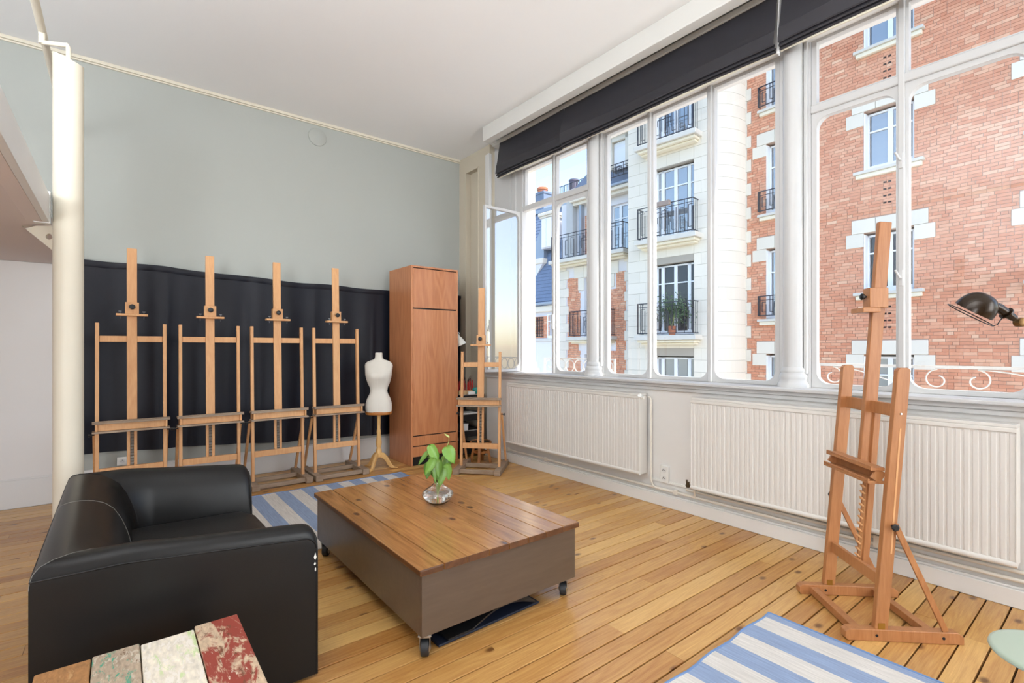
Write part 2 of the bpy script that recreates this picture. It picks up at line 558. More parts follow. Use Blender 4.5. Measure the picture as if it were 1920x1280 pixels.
M_RUBBER = mat('wheel_rubber', (0.02, 0.022, 0.025, 1), 0.5)
M_LINEN = mat('linen_cloth', srgb(222, 216, 204), 0.9, bump=0.15, bscale=260, var=0.06, vscale=9)
M_WHITEPL = mat('white_plastic', srgb(236, 236, 232), 0.35)
M_BOARD = mat('dark_blue_board', srgb(30, 36, 52), 0.5)
M_SHADE = mat('bronze_lamp_enamel', srgb(42, 30, 18), 0.25, metal=0.3, spec=0.5)
M_LAMPW = mat('white_lamp_enamel', srgb(226, 224, 214), 0.4)
M_GREENST = mat('sage_metal', srgb(168, 182, 164), 0.32, coat=0.2)
M_LEAF = mat('pothos_leaf', srgb(104, 142, 58), 0.45, var=0.35, vscale=30, objvar=0.45, coat=0.1)
M_STEM = mat('pothos_stem', srgb(176, 186, 110), 0.5)
M_VASE = mat('clear_glass', (0.98, 0.99, 0.98, 1), 0.0, trans=1.0, ior=1.46)
M_WATER = mat('water', (0.97, 0.99, 0.98, 1), 0.0, trans=1.0, ior=1.33)
M_RED = mat('red_brush_handle', srgb(186, 40, 30), 0.4)
M_BRIST = mat('brush_bristle', srgb(60, 44, 36), 0.8)
M_TEAL = mat('teal_pot', srgb(30, 130, 124), 0.4)
M_PURP = mat('plum_tube', srgb(120, 40, 80), 0.4)
M_CARD = mat('tan_card', srgb(196, 160, 116), 0.8)
M_PAPER = mat('paper_white', srgb(228, 228, 226), 0.8)
M_GLASS = thin_glass('window_glass', base=0.07)
M_CGLASS = thin_glass('casement_glass', base=0.26)
M_BLUEP = mat('rug_edge_blue', srgb(112, 140, 180), 0.95)
M_RUG = stripes('rug_stripes', 0, (0.0, 0.24, 0.5), srgb(208, 203, 195), srgb(138, 155, 183))
M_SOFFIT = mat('soffit_paint', srgb(224, 214, 212), 0.8, var=0.04)

# exterior
M_BRICK = brick_mat('facade_brick', [(0.0, srgb(200, 130, 98)), (0.35, srgb(210, 146, 114)), (0.7, srgb(216, 158, 126)), (0.9, srgb(220, 168, 136)), (1.0, srgb(226, 184, 152))])
M_MORTAR = mat('mortar', srgb(196, 166, 148), 0.95)
M_STONE = mat('cream_stone', srgb(224, 216, 200), 0.85, bump=0.1, bscale=8, var=0.1, vscale=1.3, objvar=0.07)
M_STONEJ = mat('stone_joint', srgb(168, 160, 148), 0.95)
M_LEDGE = mat('weathered_ledge', srgb(206, 202, 192), 0.85, var=0.2, vscale=4)
M_OCHRE = mat('ochre_moulding', srgb(230, 222, 200), 0.85, var=0.1)
M_WFRAME = mat('far_window_white', srgb(236, 238, 240), 0.5)
M_PANE = mat('far_pane', srgb(158, 164, 168), 0.05, metal=0.5, spec=0.8)
M_PANED = mat('far_pane_dark', srgb(42, 46, 52), 0.08, metal=0.2, spec=0.6)
M_VOID = mat('air_brick_hole', srgb(40, 24, 22), 0.9)
M_SLATE = mat('slate_roof', srgb(112, 126, 148), 0.6, var=0.3, vscale=5, bump=0.3, bscale=14)
M_ZINC = mat('zinc_roof', srgb(150, 160, 172), 0.45, metal=0.3, var=0.1)
M_RENDER = mat('pale_render', srgb(220, 218, 220), 0.9, var=0.05)
M_GREYW = mat('grey_party_wall', srgb(186, 186, 184), 0.9, var=0.15)
M_TERRA = mat('terracotta', srgb(196, 120, 86), 0.8)
M_POTP = mat('dark_pot', srgb(96, 92, 110), 0.7)
M_FOL = mat('balcony_foliage', srgb(96, 122, 84), 0.8, var=0.4, vscale=14)
M_STREET = mat('street', srgb(212, 208, 200), 0.9, var=0.1)
M_PLANTER = mat('planter_box', srgb(150, 134, 124), 0.8, var=0.15)

# ================================================================== ROOM SHELL
CZ = 4.13          # ceiling
BY = 6.15          # back wall plane
WX = 3.84          # wall under the window


def struct(name, mb, m, label, origin=None, **k):
    o = mb.build(name, m, None, origin, **k)
    return tag(o, label, None, None, 'structure')


# ---- floor: dark bed + single planks running towards the window
floor = struct('floor', MB().box(-3, 3.85, -4, 6.2, -0.25, -0.022), M_SUB, 'honey pine plank floor of the studio')
rows = []
y = -4.0
rng = random.Random(11)
while y < BY - 0.02:
    w = rng.choice((0.1, 0.104, 0.108, 0.112))
    rows.append((y, min(y + w, BY)))
    y += w
for (ya, yb) in rows:
    x = -3.0 - rng.random() * 1.5
    while x < 3.80:
        ln = rng.uniform(2.3, 4.2)
        xa, xb = max(x, -3.0), min(x + ln, 3.81)
        if 3.81 - xb < 0.4: xb = 3.81
        x += ln
        if xb - xa < 0.05: continue
        g = 0.0034 if yb < 1.6 else (0.0027 if yb < 3.5 else 0.0020)
        g = g + rng.random() * 0.0010
        dz = rng.uniform(-0.0012, 0.0)
        c = ((xa + xb) / 2, (ya + yb) / 2, 0)
        b = MB()
        x0, x1, y0, y1 = xa + 0.0008, xb - 0.0008, ya + g, yb - g
        e = 0.0015
        vs = [(x0, y0, -0.022), (x1, y0, -0.022), (x1, y1, -0.022), (x0, y1, -0.022),
              (x0, y0, dz - e), (x1, y0, dz - e), (x1, y1, dz - e), (x0, y1, dz - e),
              (x0, y0 + e, dz), (x1, y0 + e, dz), (x1, y1 - e, dz), (x0, y1 - e, dz)]
        b.add(vs, [(0, 1, 5, 4), (1, 2, 6, 5), (2, 3, 7, 6), (3, 0, 4, 7), (4, 5, 9, 8), (6, 7, 11, 10), (5, 6, 10, 9), (7, 4, 8, 11), (8, 9, 10, 11)])
        b.build('plank', M_FLOOR, floor, c, fix=False)
        if xb >= 3.81: break

# ---- walls
wall_back = struct('wall_back', MB().box(-3.2, 4.2, BY, BY + 0.2, -0.25, 4.4), M_GREEN, 'grey-green painted back wall behind the row of easels')
MB().box(-3.0, -0.345, BY - 0.008, BY, 0.0, 2.172).build('white_paint_panel', M_WHITE, wall_back)
struct('wall_left', MB().box(-3.2, -3.0, -4.2, BY, -0.25, 4.4), M_WHITE, 'white side wall under the mezzanine')
struct('wall_rear', MB().box(-3.2, 4.2, -4.2, -4.0, -0.25, 4.4), M_WHITE, 'white wall behind the viewer')
struct('ceiling', MB().box(-3.2, 4.2, -4.2, BY + 0.2, CZ, 4.4), M_CEIL, 'flat off-white ceiling of the tall studio')
bb = MB().box(-3.0, 3.885, BY - 0.02, BY, 0.0, 0.245).box(-3.0, 3.885, BY - 0.014, BY, 0.245, 0.262)
struct('baseboard_back', bb, M_TRIM, 'tall white baseboard along the back wall', bevel=0.003)
struct('trim_1', MB().box(-3.0, 3.885, BY - 0.035, BY, CZ - 0.03, CZ).box(-3.0, 3.885, BY - 0.018, BY, CZ - 0.045, CZ - 0.03), M_CREAM, 'thin cream cornice between ceiling and grey-green wall', bevel=0.003)

# window wall: built around its openings
ww = MB()
ww.box(WX, 4.15, -4.0, 5.40, -0.25, 1.09)
ww.box(3.93, 4.15, -2.35, 5.06, 3.66, CZ)
ww.box(3.885, 4.15, -4.0, -2.35, 1.09, CZ)
wall_win = struct('wall_window', ww, M_APRON, 'cream wall below and above the studio window', bevel=0.002)
pier = MB()
pier.box(3.885, 4.15, 5.97, BY, -0.02, CZ).box(3.885, 4.15, 5.40, 5.66, -0.02, CZ)
pier.box(3.885, 4.15, 5.66, 5.97, 3.90, CZ).box(3.885, 4.15, 5.66, 5.97, -0.02, 0.45).box(3.965, 4.15, 5.66, 5.97, 0.45, 3.90)
pier.build('corner_pier', M_CORNER_SHADE, wall_win)
MB().box(3.955, 3.967, 5.69, 5.94, 0.5, 3.87).build('recessed_panel', M_CORNER_SHADE, wall_win, bevel=0.004)
mould = MB()
for (a, b_) in ((5.652, 5.668), (5.962, 5.978)):
    mould.box(3.872, 3.888, a, b_, 0.44, 3.91)
mould.box(3.872, 3.888, 5.652, 5.978, 3.892, 3.908)
mould.build('panel_moulding', M_CORNER_SHADE, wall_win, bevel=0.004)
MB().box(3.97, 4.15, 5.06, 5.40, 1.09, CZ).build('jamb_panel', M_FRAME, wall_win)
cas = MB().box(3.862, 3.9, 5.385, 5.47, 1.09, 4.0).box(3.852, 3.9, 5.372, 5.392, 1.09, 4.0)
cas.build('casing', M_TRIM, wall_win, bevel=0.004)
struct('baseboard_window', MB().box(3.80, WX, -4.0, 5.9, 0.0, 0.10).box(3.815, WX, -4.0, 5.9, 0.10, 0.112), M_APRON, 'cream baseboard below the radiators', bevel=0.004)
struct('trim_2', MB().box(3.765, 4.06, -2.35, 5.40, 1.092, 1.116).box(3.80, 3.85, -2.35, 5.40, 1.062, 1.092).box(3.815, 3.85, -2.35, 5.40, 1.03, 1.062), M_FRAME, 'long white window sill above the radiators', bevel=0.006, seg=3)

# blind box under the ceiling
bx = MB().box(3.52, 3.542, -4.0, 5.04, 3.972, CZ).box(3.52, 3.625, -4.0, 5.04, 3.952, 3.976).box(3.542, 3.72, 5.018, 5.04, 3.976, CZ)
struct('trim_3', bx, M_PELMET, 'long boxed white pelmet above the dark blinds', bevel=0.004)
struct('trim_4', MB().box(3.80, 3.93, -2.35, 5.23, 4.02, 4.066), M_PELMET, 'white rail behind the pelmet carrying the blinds', bevel=0.003)

# ---- windows


def rrect(y0, y1, z0, z1, r, cor, n=7):
    """inner loop with rounded corners; cor = flags (bottom y0, bottom y1, top y1, top y0)"""
    out = []
    cs = [(y0, z0, PI), (y1, z0, 1.5 * PI), (y1, z1, 0.0), (y0, z1, 0.5 * PI)]
    sg = [(1, 1), (-1, 1), (-1, -1), (1, -1)]
    for (cy, cz, a0), (sy, sz), fl in zip(cs, sg, cor):
        if fl:
            arc = [(cy + sy * r + r * math.cos(a0 + (PI / 2) * k / n), cz + sz * r + r * math.sin(a0 + (PI / 2) * k / n)) for k in range(n + 1)]
        else:
            arc = [(cy, cz)]
        out.append(arc)
    return out


def cell(mb, y0, y1, z0, z1, wl, wr, wb, wt, r, cor, fn):
    """plate with rounded opening. fn(a, b, t) maps to 3d, t 0 front 1 back"""
    arcs = rrect(y0 + wl, y1 - wr, z0 + wb, z1 - wt, r, cor)
    outer = [(y0, z0), (y1, z0), (y1, z1), (y0, z1)]
    for t in (0, 1):
        for k in range(4):
            ar = arcs[k]
            n = len(ar)
            if n > 1:
                mb.add([fn(*outer[k], t)] + [fn(*p, t) for p in ar], [tuple([0, i, i + 1]) for i in range(1, n)])
            nx = arcs[(k + 1) % 4]
            mb.add([fn(*outer[k], t), fn(*outer[(k + 1) % 4], t), fn(*nx[0], t), fn(*ar[-1], t)], [(0, 1, 2, 3)])
    loop = [p for a in arcs for p in a]
    n = len(loop)
    mb.add([fn(*p, 0) for p in loop] + [fn(*p, 1) for p in loop], [(i, (i + 1) % n, n + (i + 1) % n, n + i) for i in range(n)])
    mb.add([fn(*p, 0) for p in outer] + [fn(*p, 1) for p in outer], [(i, (i + 1) % 4, 4 + (i + 1) % 4, 4 + i) for i in range(4)])
    return loop


def wfn(a, b, t):
    return (4.005 + 0.05 * t, a, b)


def pane(parent, y0, y1, z0, z1, x=4.03):
    p = MB()
    p.add([(x, y0, z0), (x, y1, z0), (x, y1, z1), (x, y0, z1)], [(0, 1, 2, 3)])
    return p.build('pane', M_GLASS, parent, fix=False)


Z0, ZT, ZT2, ZH = 1.118, 3.125, 3.185, 3.67
BOT = (True, True, False, False)
ALL = (True, True, True, True)


def sash(win, y0, y1, z0, z1, cor, wt=0.035, wb=0.03):
    mb = MB()
    cell(mb, y0, y1, z0, z1, 0.034, 0.034, wb, wt, 0.085, cor, wfn)
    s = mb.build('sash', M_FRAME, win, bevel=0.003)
    pane(s, y0 + 0.03, y1 - 0.03, z0 + 0.025, z1 - 0.03)
    return s


def glazing_bar(win, yc, z0, z1):
    mb = MB().box(3.976, 4.007, yc - 0.017, yc + 0.017, z0, z1)
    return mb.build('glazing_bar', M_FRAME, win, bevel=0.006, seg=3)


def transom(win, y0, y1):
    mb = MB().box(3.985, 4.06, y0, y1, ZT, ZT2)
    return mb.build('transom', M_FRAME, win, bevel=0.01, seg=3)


def window(n, y0, y1, cuts, tr, label, skip=None):
    """cuts: descending Y splits"""
    w = thing('window_%d' % n, label, None, (0, 0, 0), kind='structure')
    ys = [y1] + cuts + [y0]
    for i in range(len(ys) - 1):
        b_, a = ys[i], ys[i + 1]
        if tr:
            if i != skip:
                sash(w, a, b_, Z0, ZT, ALL)
            sash(w, a, b_, ZT2, ZH, (False,) * 4, 0.03, 0.012)
        else:
            sash(w, a, b_, Z0, ZH, BOT)
    for c in cuts:
        glazing_bar(w, c, Z0, ZH)
    if tr: transom(w, y0, y1)
    return w


w1 = window(1, 3.72, 4.835, [4.267], True, 'left window bay with a casement standing open', skip=0)
# fixed jamb posts of bay 1
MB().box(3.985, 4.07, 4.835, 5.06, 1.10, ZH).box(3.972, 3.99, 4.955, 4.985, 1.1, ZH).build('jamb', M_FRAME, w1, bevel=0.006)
mb = MB()


def cfn(a, b, t):   # open casement, hinged on the left jamb, standing square to the window
    return (3.998 - a, 4.866 + 0.042 * t, b)


cell(mb, 0.0, 0.565, Z0 + 0.005, ZT, 0.034, 0.022, 0.03, 0.03, 0.085, (True, False, False, True), cfn)
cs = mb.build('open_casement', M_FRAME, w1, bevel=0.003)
p = MB().add([cfn(0.02, Z0 + 0.02, .5), cfn(0.55, Z0 + 0.02, .5), cfn(0.55, ZT - 0.02, .5), cfn(0.02, ZT - 0.02, .5)], [(0, 1, 2, 3)])
p.build('pane', M_CGLASS, cs, fix=False)
hd = MB().bar((3.97, 4.267, 1.63), (3.97, 4.267, 1.80), 0.022, 0.03).tube([(3.985, 4.267, 1.71), (3.945, 4.267, 1.71), (3.945, 4.24, 1.64)], 0.008, 8)
hd.build('handle', M_FRAME, w1, smooth=50)
w2 = window(2, 1.735, 3.495, [2.925, 2.305], False, 'middle window bay with three tall rounded panes')
w3 = window(3, -0.25, 1.51, [0.968, 0.36], True, 'right window bay with transom and rounded panes')
for zz in (1.86, 2.62):
    MB().bar((3.975, 0.968, zz - 0.05), (3.975, 0.968, zz + 0.05), 0.02, 0.02).tube([(3.975, 0.968, zz), (3.945, 0.968, zz), (3.94, 0.99, zz + 0.05)], 0.007, 8).build('handle', M_FRAME, w3, smooth=50)
w4 = window(4, -2.24, -0.49, [-1.07, -1.66], False, 'window bay beyond the right edge')


def column(n, yc, label):
    t = thing('trim_%d' % n, label, None, (3.965, yc, 1.116), kind='structure')
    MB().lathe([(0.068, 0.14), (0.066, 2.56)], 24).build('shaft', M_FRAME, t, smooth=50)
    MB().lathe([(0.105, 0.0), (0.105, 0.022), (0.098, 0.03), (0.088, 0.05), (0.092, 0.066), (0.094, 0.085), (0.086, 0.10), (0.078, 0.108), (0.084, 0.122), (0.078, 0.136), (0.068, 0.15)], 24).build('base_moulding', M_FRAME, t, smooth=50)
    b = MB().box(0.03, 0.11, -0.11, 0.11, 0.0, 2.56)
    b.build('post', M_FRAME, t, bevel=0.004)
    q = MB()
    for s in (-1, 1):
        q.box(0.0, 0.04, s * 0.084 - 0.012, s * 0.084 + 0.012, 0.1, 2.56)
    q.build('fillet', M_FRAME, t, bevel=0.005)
    return t


column(5, 3.608, 'slim round white column between left and middle window bays')
column(6, 1.622, 'round white column with moulded foot between middle and right bays')
column(7, -0.37, 'round white column beyond the right edge')

# ---- mezzanine on the left
struct('ceiling_mezzanine', MB().box(-3.0, -0.36, -4.0, BY, 2.175, 2.30), M_SOFFIT, 'pale pink-white underside of the mezzanine at the left')
beam = thing('mezzanine_beam', 'white edge beam of the mezzanine running to the round column', 'beam', (-0.34, 1.0, 2.165))
MB().box(-0.02, 0.012, -5.0, 3.10, 0.0, 0.17).build('fascia', M_TRIM, beam, bevel=0.003)
MB().box(-0.09, -0.02, -5.0, 3.10, 0.0, 0.012).build('lower_flange', M_SOFFIT, beam, bevel=0.002)
MB().box(-0.06, 0.016, 3.10, 3.16, -0.005, 0.19).build('end_plate', M_TRIM, beam, bevel=0.003)

colm = thing('steel_column', 'tall cream round steel column beside the mezzanine edge', 'column', (-0.245, 4.145, 0))
cv = MB().lathe([(0.074, 0.0), (0.074, 3.15)], 32, capt=False)
n0 = len(cv.v)
ring = []
for j in range(32):
    t = 2 * PI * j / 32
    x_, y_ = 0.074 * math.cos(t), 0.074 * math.sin(t)
    ring.append((x_, y_, 3.20 - 0.45 * (x_ * 0.785 - y_ * 0.62)))
low = [(0.074 * math.cos(2 * PI * j / 32), 0.074 * math.sin(2 * PI * j / 32), 3.15) for j in range(32)]
cv.add(low + ring, [(j, (j + 1) % 32, 32 + (j + 1) % 32, 32 + j) for j in range(32)] + [tuple(range(32, 64))])
cv.build('shaft', M_CREAM, colm, smooth=40)
MB().lathe([(0.0755, 3.055), (0.0755, 3.06)], 32, capb=False, capt=False).build('weld_seam', M_CREAM, colm, smooth=40)
MB().lathe([(0.11, 0.0), (0.11, 0.015), (0.08, 0.02)], 28).build('base_flange', M_CREAM, colm, smooth=40)
# gusset with an oval hole
g = MB()
hole = [(-0.115 + 0.022 * math.cos(2 * PI * k / 16), 2.098 + 0.018 * math.sin(2 * PI * k / 16)) for k in range(16)]
tri = [(-0.285, 2.165), (-0.06, 2.165), (-0.06, 1.985)]
fnp = lambda a, b, t: (a * 0.785 - 0.0 + (t - 0.5) * 0.012 * 0.62, -a * 0.62 + (t - 0.5) * 0.012 * 0.785, b)
# fan between hole ring and triangle
out = []
for k in range(16):
    hx, hz = hole[k]
    dx, dz = hx + 0.115, hz - 2.098
    best = None
    for i in range(3):
        (ax, az), (bx_, bz) = tri[i], tri[(i + 1) % 3]
        ex, ez = bx_ - ax, bz - az
        den = dx * ez - dz * ex
        if abs(den) < 1e-9: continue
        s = ((ax + 0.115) * ez - (az - 2.098) * ex) / den
        u = ((ax + 0.115) * dz - (az - 2.098) * dx) / den
        if s > 0 and -0.001 <= u <= 1.001 and (best is None or s < best): best = s
    out.append((-0.115 + dx * (best or 1), 2.098 + dz * (best or 1)))
for t in (0, 1):
    g.add([fnp(*p, t) for p in hole] + [fnp(*p, t) for p in out], [(k, (k + 1) % 16, 16 + (k + 1) % 16, 16 + k) for k in range(16)])
g.add([fnp(*p, 0) for p in hole] + [fnp(*p, 1) for p in hole], [(k, (k + 1) % 16, 16 + (k + 1) % 16, 16 + k) for k in range(16)])
g.add([fnp(*p, 0) for p in tri] + [fnp(*p, 1) for p in tri], [(0, 1, 4, 3), (1, 2, 5, 4), (2, 0, 3, 5)])
g.build('gusset_plate', M_CREAM, colm)
rail = thing('handrail', 'cream tube handrail of the mezzanine passing the column top', 'handrail', (-0.37, 2.0, 3.36))
MB().tube([(0.0, -6.0, 0.0), (0.0, 2.0, 0.0), (0.0, 4.14, 0.0)], 0.021, 14).build('top_rail', M_CREAM, rail, smooth=50)
MB().tube([(0.0, 2.2, 0.0), (0.0, 2.2, -0.08)], 0.017, 12).tube([(0.0, 2.2, -0.072), (0.122, 2.145, -0.072), (0.125, 2.145, -0.085), (0.125, 2.145, -0.2)], 0.0135, 12).build('bracket', M_CREAM, rail, smooth=50)

# ================================================================== OUTSIDE
struct('ground_street', MB().box(4.3, 60, -40, 60, -6.2, -6.0), M_STREET, 'pale street below the window')
struct('trim_8', MB().box(4.06, 4.46, -2.4, 5.6, 0.95, 1.08), M_STONE, 'stone ledge outside below the window', bevel=0.01)
own = thing('outer_pier', 'sunlit white stone pier just outside the left window jamb', 'pier', (4.33, 5.3, 0.9))
MB().box(-0.16, 0.10, -0.205, 0.5, 0.32, 3.6).build('shaft', M_STONE, own, bevel=0.01)
MB().box(-0.17, 0.13, -0.26, 0.5, 0.0, 0.24).box(-0.165, 0.115, -0.23, 0.5, 0.24, 0.32).build('base_moulding', M_STONE, own, bevel=0.012, seg=3)


def scroll(mb, cx, cz, r0, turns, a0, sgn, x=0.0, rt=0.0048):
    pts = []
    n = int(26 * turns)
    for k in range(n + 1):
        t = k / n
        r_ = r0 * (1 - 0.62 * t)
        a = a0 + sgn * 2 * PI * turns * t
        pts.append((x, cx + r_ * math.cos(a), cz + r_ * math.sin(a)))
    mb.tube(pts, rt, 6)


gr = thing('window_guard_rail', 'low white iron guard with a row of rings outside left bay', 'railing', (4.30, 4.17, 1.14))
MB().box(-0.012, 0.012, -0.57, 0.60, 0.135, 0.150).build('top_bar', M_TRIM, gr)
MB().box(-0.008, 0.008, -0.57, 0.60, -0.03, -0.018).build('lower_bar', M_TRIM, gr)
for yy in (-0.56, 0.59):
    MB().box(-0.01, 0.01, yy - 0.01, yy + 0.01, -0.06, 0.14).build('upright', M_TRIM, gr)
for k in range(6):
    c = (0, -0.46 + 0.15 * k, 0.058)
    MB().tube([(0, c[1] + 0.07 * math.cos(2 * PI * j / 20), c[2] + 0.073 * math.sin(2 * PI * j / 20)) for j in range(20)], 0.006, 6, closed=True).build('ring', M_TRIM, gr, smooth=60)
m_ = MB()
scroll(m_, 0.50, 0.06, 0.075, 0.9, 0, 1)
m_.build('scroll', M_TRIM, gr, smooth=60)

gr = thing('window_guard_rail', 'low white iron guard with long scrolls outside right bay', 'railing', (4.30, 0.55, 1.14))
MB().box(-0.012, 0.012, -1.0, 1.04, 0.130, 0.150).build('top_bar', M_TRIM, gr)
MB().box(-0.008, 0.008, -1.0, 1.04, -0.05, -0.038).build('lower_bar', M_TRIM, gr)
for yy in (-0.98, 1.02):
    MB().box(-0.01, 0.01, yy - 0.01, yy + 0.01, -0.06, 0.14).build('upright', M_TRIM, gr)
for (cy, s) in ((0.92, 1), (0.30, -1), (0.10, 1), (-0.62, -1)):
    m_ = MB()
    scroll(m_, cy, 0.055, 0.07, 0.95, PI / 2, s)
    m_.build('scroll', M_TRIM, gr, smooth=60)
for (ya, yb) in ((0.92, 0.30), (0.10, -0.62)):
    pts = []
    for k in range(17):
        t = k / 16
        pts.append((0, ya + (yb - ya) * t, 0.055 + (0.07 if ya > yb else -0.07) * math.cos(PI * t)))
    MB().tube(pts, 0.0048, 6).build('swept_bar', M_TRIM, gr, smooth=60)


def brick_mesh(sz, h, tones, dep=0.012, depth=0.05):
    """front at y=-dep (proud of mortar), open back"""
    b = MB()
    x, z = sz / 2, h / 2
    vs = [(-x, -dep, -z), (x, -dep, -z), (x, -dep, z), (-x, -dep, z), (-x, depth, -z), (x, depth, -z), (x, depth, z), (-x, depth, z)]
    b.add(vs, [(0, 1, 2, 3), (1, 5, 6, 2), (4, 0, 3, 7), (3, 2, 6, 7), (4, 5, 1, 0)])
    me = b.mesh('brick', M_BRICK)
    at_ = me.attributes.new('tone', 'FLOAT', 'POINT')
    at_.data.foreach_set('value', [tones] * 8)
    return me


def tone():
    t = random.random()
    return random.uniform(0.1, 0.75) if t < 0.92 else random.uniform(0.75, 1.0)


def lay_bricks(u0, u1, z0, z1, holes, seed):
    """running bond with snapped headers; returns list of (uc, zc, length)"""
    rg = random.Random(seed)
    out = []
    rowh, jn = 0.073, 0.008
    nrow = int((z1 - z0) / rowh)
    for k in range(nrow):
        z = z0 + k * rowh + rowh / 2
        spans = [(u0, u1)]
        for (a, b_, c, d) in holes:
            if c < z < d:
                ns = []
                for (p_, q) in spans:
                    if b_ <= p_ or a >= q: ns.append((p_, q)); continue
                    if a > p_: ns.append((p_, a))
                    if b_ < q: ns.append((b_, q))
                spans = ns
        for (p_, q) in spans:
            u = p_ - (0.115 if k % 2 else 0.0) - rg.choice((0, 0.058))
            while u < q:
                ln = 0.23 if rg.random() < 0.72 else 0.115
                a, b_ = max(u, p_), min(u + ln, q)
                u += ln
                if b_ - a > 0.03:
                    out.append(((a + b_) / 2, z, b_ - a - jn))
    return out, rowh - jn


def stuff_bricks(lst, h, parent, label, dep=0.012):
    b = MB()
    tn = []
    for (u, z, ln) in lst:
        x, zz = ln / 2, h / 2
        vs = [(u - x, -dep, z - zz), (u + x, -dep, z - zz), (u + x, -dep, z + zz), (u - x, -dep, z + zz), (u - x, 0.01, z - zz), (u + x, 0.01, z - zz), (u + x, 0.01, z + zz), (u - x, 0.01, z + zz)]
        b.add(vs, [(0, 1, 2, 3), (1, 5, 6, 2), (4, 0, 3, 7), (3, 2, 6, 7), (4, 5, 1, 0)])
        tn += [tone()] * 8
    o = b.build('bricks', M_BRICK, parent, fix=False)
    at_ = o.data.attributes.new('tone', 'FLOAT', 'POINT')
    at_.data.foreach_set('value', tn)
    o['kind'] = 'stuff'
    return o


def block(parent, u0, u1, z0, z1, y0=-0.03, y1=0.1, name='stone', m=None, bev=0.006):
    return MB().box(u0 + 0.004, u1 - 0.004, y0, y1, z0 + 0.004, z1 - 0.004).build(name, m or M_STONE, parent, bevel=bev)


def far_window(parent, u0, u1, z0, z1, y=0.12, leaves=2, bar=0.72, dark=False, open_leaf=None, side=None):
    """frame + leaves, each pane a sub-part"""
    f = MB()
    fr = 0.045
    f.box(u0, u0 + fr, y, y + 0.06, z0, z1).box(u1 - fr, u1, y, y + 0.06, z0, z1).box(u0, u1, y, y + 0.06, z1 - fr, z1).box(u0, u1, y, y + 0.06, z0, z0 + fr)
    spans = []
    a, b_ = u0 + fr, u1 - fr
    if side:
        for s in (0, 1):
            if s == 0: spans.append((a, a + side)); a += side + 0.10; f.box(a - 0.10, a, y, y + 0.06, z0, z1)
            else: spans.append((b_ - side, b_)); b_ -= side + 0.10; f.box(b_, b_ + 0.10, y, y + 0.06, z0, z1)
    w = (b_ - a) / leaves
    for k in range(leaves):
        spans.append((a + k * w, a + (k + 1) * w))
        if k: f.box(a + k * w - 0.05, a + k * w + 0.05, y - 0.01, y + 0.06, z0, z1)
    zb = z0 + (z1 - z0) * bar
    for (p_, q) in spans:
        f.box(p_, q, y - 0.005, y + 0.05, zb - 0.018, zb + 0.018)
        f.box(p_, q, y - 0.005, y + 0.05, z0 + fr, z0 + fr + 0.07)
    fo = f.build('window', M_WFRAME, parent, fix=True)
    for i, (p_, q) in enumerate(spans):
        for (c, d) in ((z0 + fr + 0.07, zb - 0.018), (zb + 0.018, z1 - fr)):
            dk = dark or (open_leaf == i)
            MB().box(p_ + 0.03 * (q - p_ > 0.3), q - 0.03 * (q - p_ > 0.3), y + 0.03, y + 0.035, c, d).build('pane', M_PANED if dk else M_PANE, fo, fix=False)
    return fo


def balcony(parent, u0, u1, z0, z1, y=-0.35, ret=0.33, deco=True, m=None, step=0.12):
    """wrought-iron balcony with returns, one railing part"""
    b = MB()
    r_ = 0.011
    for z in (z0, z1):
        b.box(u0, u1, y - r_, y + r_, z - 0.012, z + 0.012)
        b.box(u0 - r_, u0 + r_, y, y + ret, z - 0.012, z + 0.012).box(u1 - r_, u1 + r_, y, y + ret, z - 0.012, z + 0.012)
    b.box(u0, u1, y - 0.007, y + 0.007, z1 - 0.12, z1 - 0.105)
    n = max(4, int((u1 - u0) / step))
    for k in range(n + 1):
        u = u0 + (u1 - u0) * k / n
        thick = 0.014 if k in (0, n) else 0.008
        zt = z1 if (k % 3 == 0 or not deco) else z1 - 0.11 - 0.06 * (k % 3)
        zl = z0 if (k % 2 == 0 or not deco) else z0 + 0.10
        b.box(u - thick, u + thick, y - 0.008, y + 0.008, zl, zt)
        if deco and k < n and k % 2 == 1:
            u2 = u0 + (u1 - u0) * (k + 1) / n
            b.box(u, u2, y - 0.007, y + 0.007, zl - 0.007, zl + 0.007).box(u, u2, y - 0.007, y + 0.007, zt - 0.007, zt + 0.007)
    if deco:
        um = (u0 + u1) / 2
        hz = z1 - z0
        for (du, za, zc) in ((0.07, 0.18, 0.78), (0.14, 0.28, 0.68), (0.21, 0.38, 0.58)):
            for s in (-1, 1):
                b.box(um + s * du - 0.007, um + s * du + 0.007, y - 0.008, y + 0.008, z0 + hz * za, z0 + hz * zc)
            b.box(um - du, um + du, y - 0.008, y + 0.008, z0 + hz * zc - 0.007, z0 + hz * zc + 0.007)
    for k in range(3):
        t = (k + 0.5) / 3
        for u in (u0, u1):
            b.box(u - 0.006, u + 0.006, y + ret * t - 0.006, y + ret * t + 0.006, z0, z1)
    return b.build('balcony_railing', m or M_IRON, parent, fix=False)


def ledge(parent, u0, u1, z0, z1, y=-0.42, cons=True):
    o = MB().box(u0, u1, y, 0.02, z0 + (z1 - z0) * 0.35, z1).build('balcony_slab', M_LEDGE, parent, bevel=0.015)
    MB().box(u0 + 0.07, u1 - 0.07, y * 0.8, 0.02, z0, z0 + (z1 - z0) * 0.35).box(u0 + 0.12, u1 - 0.12, y * 0.5, 0.02, z0 - 0.06, z0).build('slab_moulding', M_OCHRE, o, bevel=0.02, seg=3)
    return o


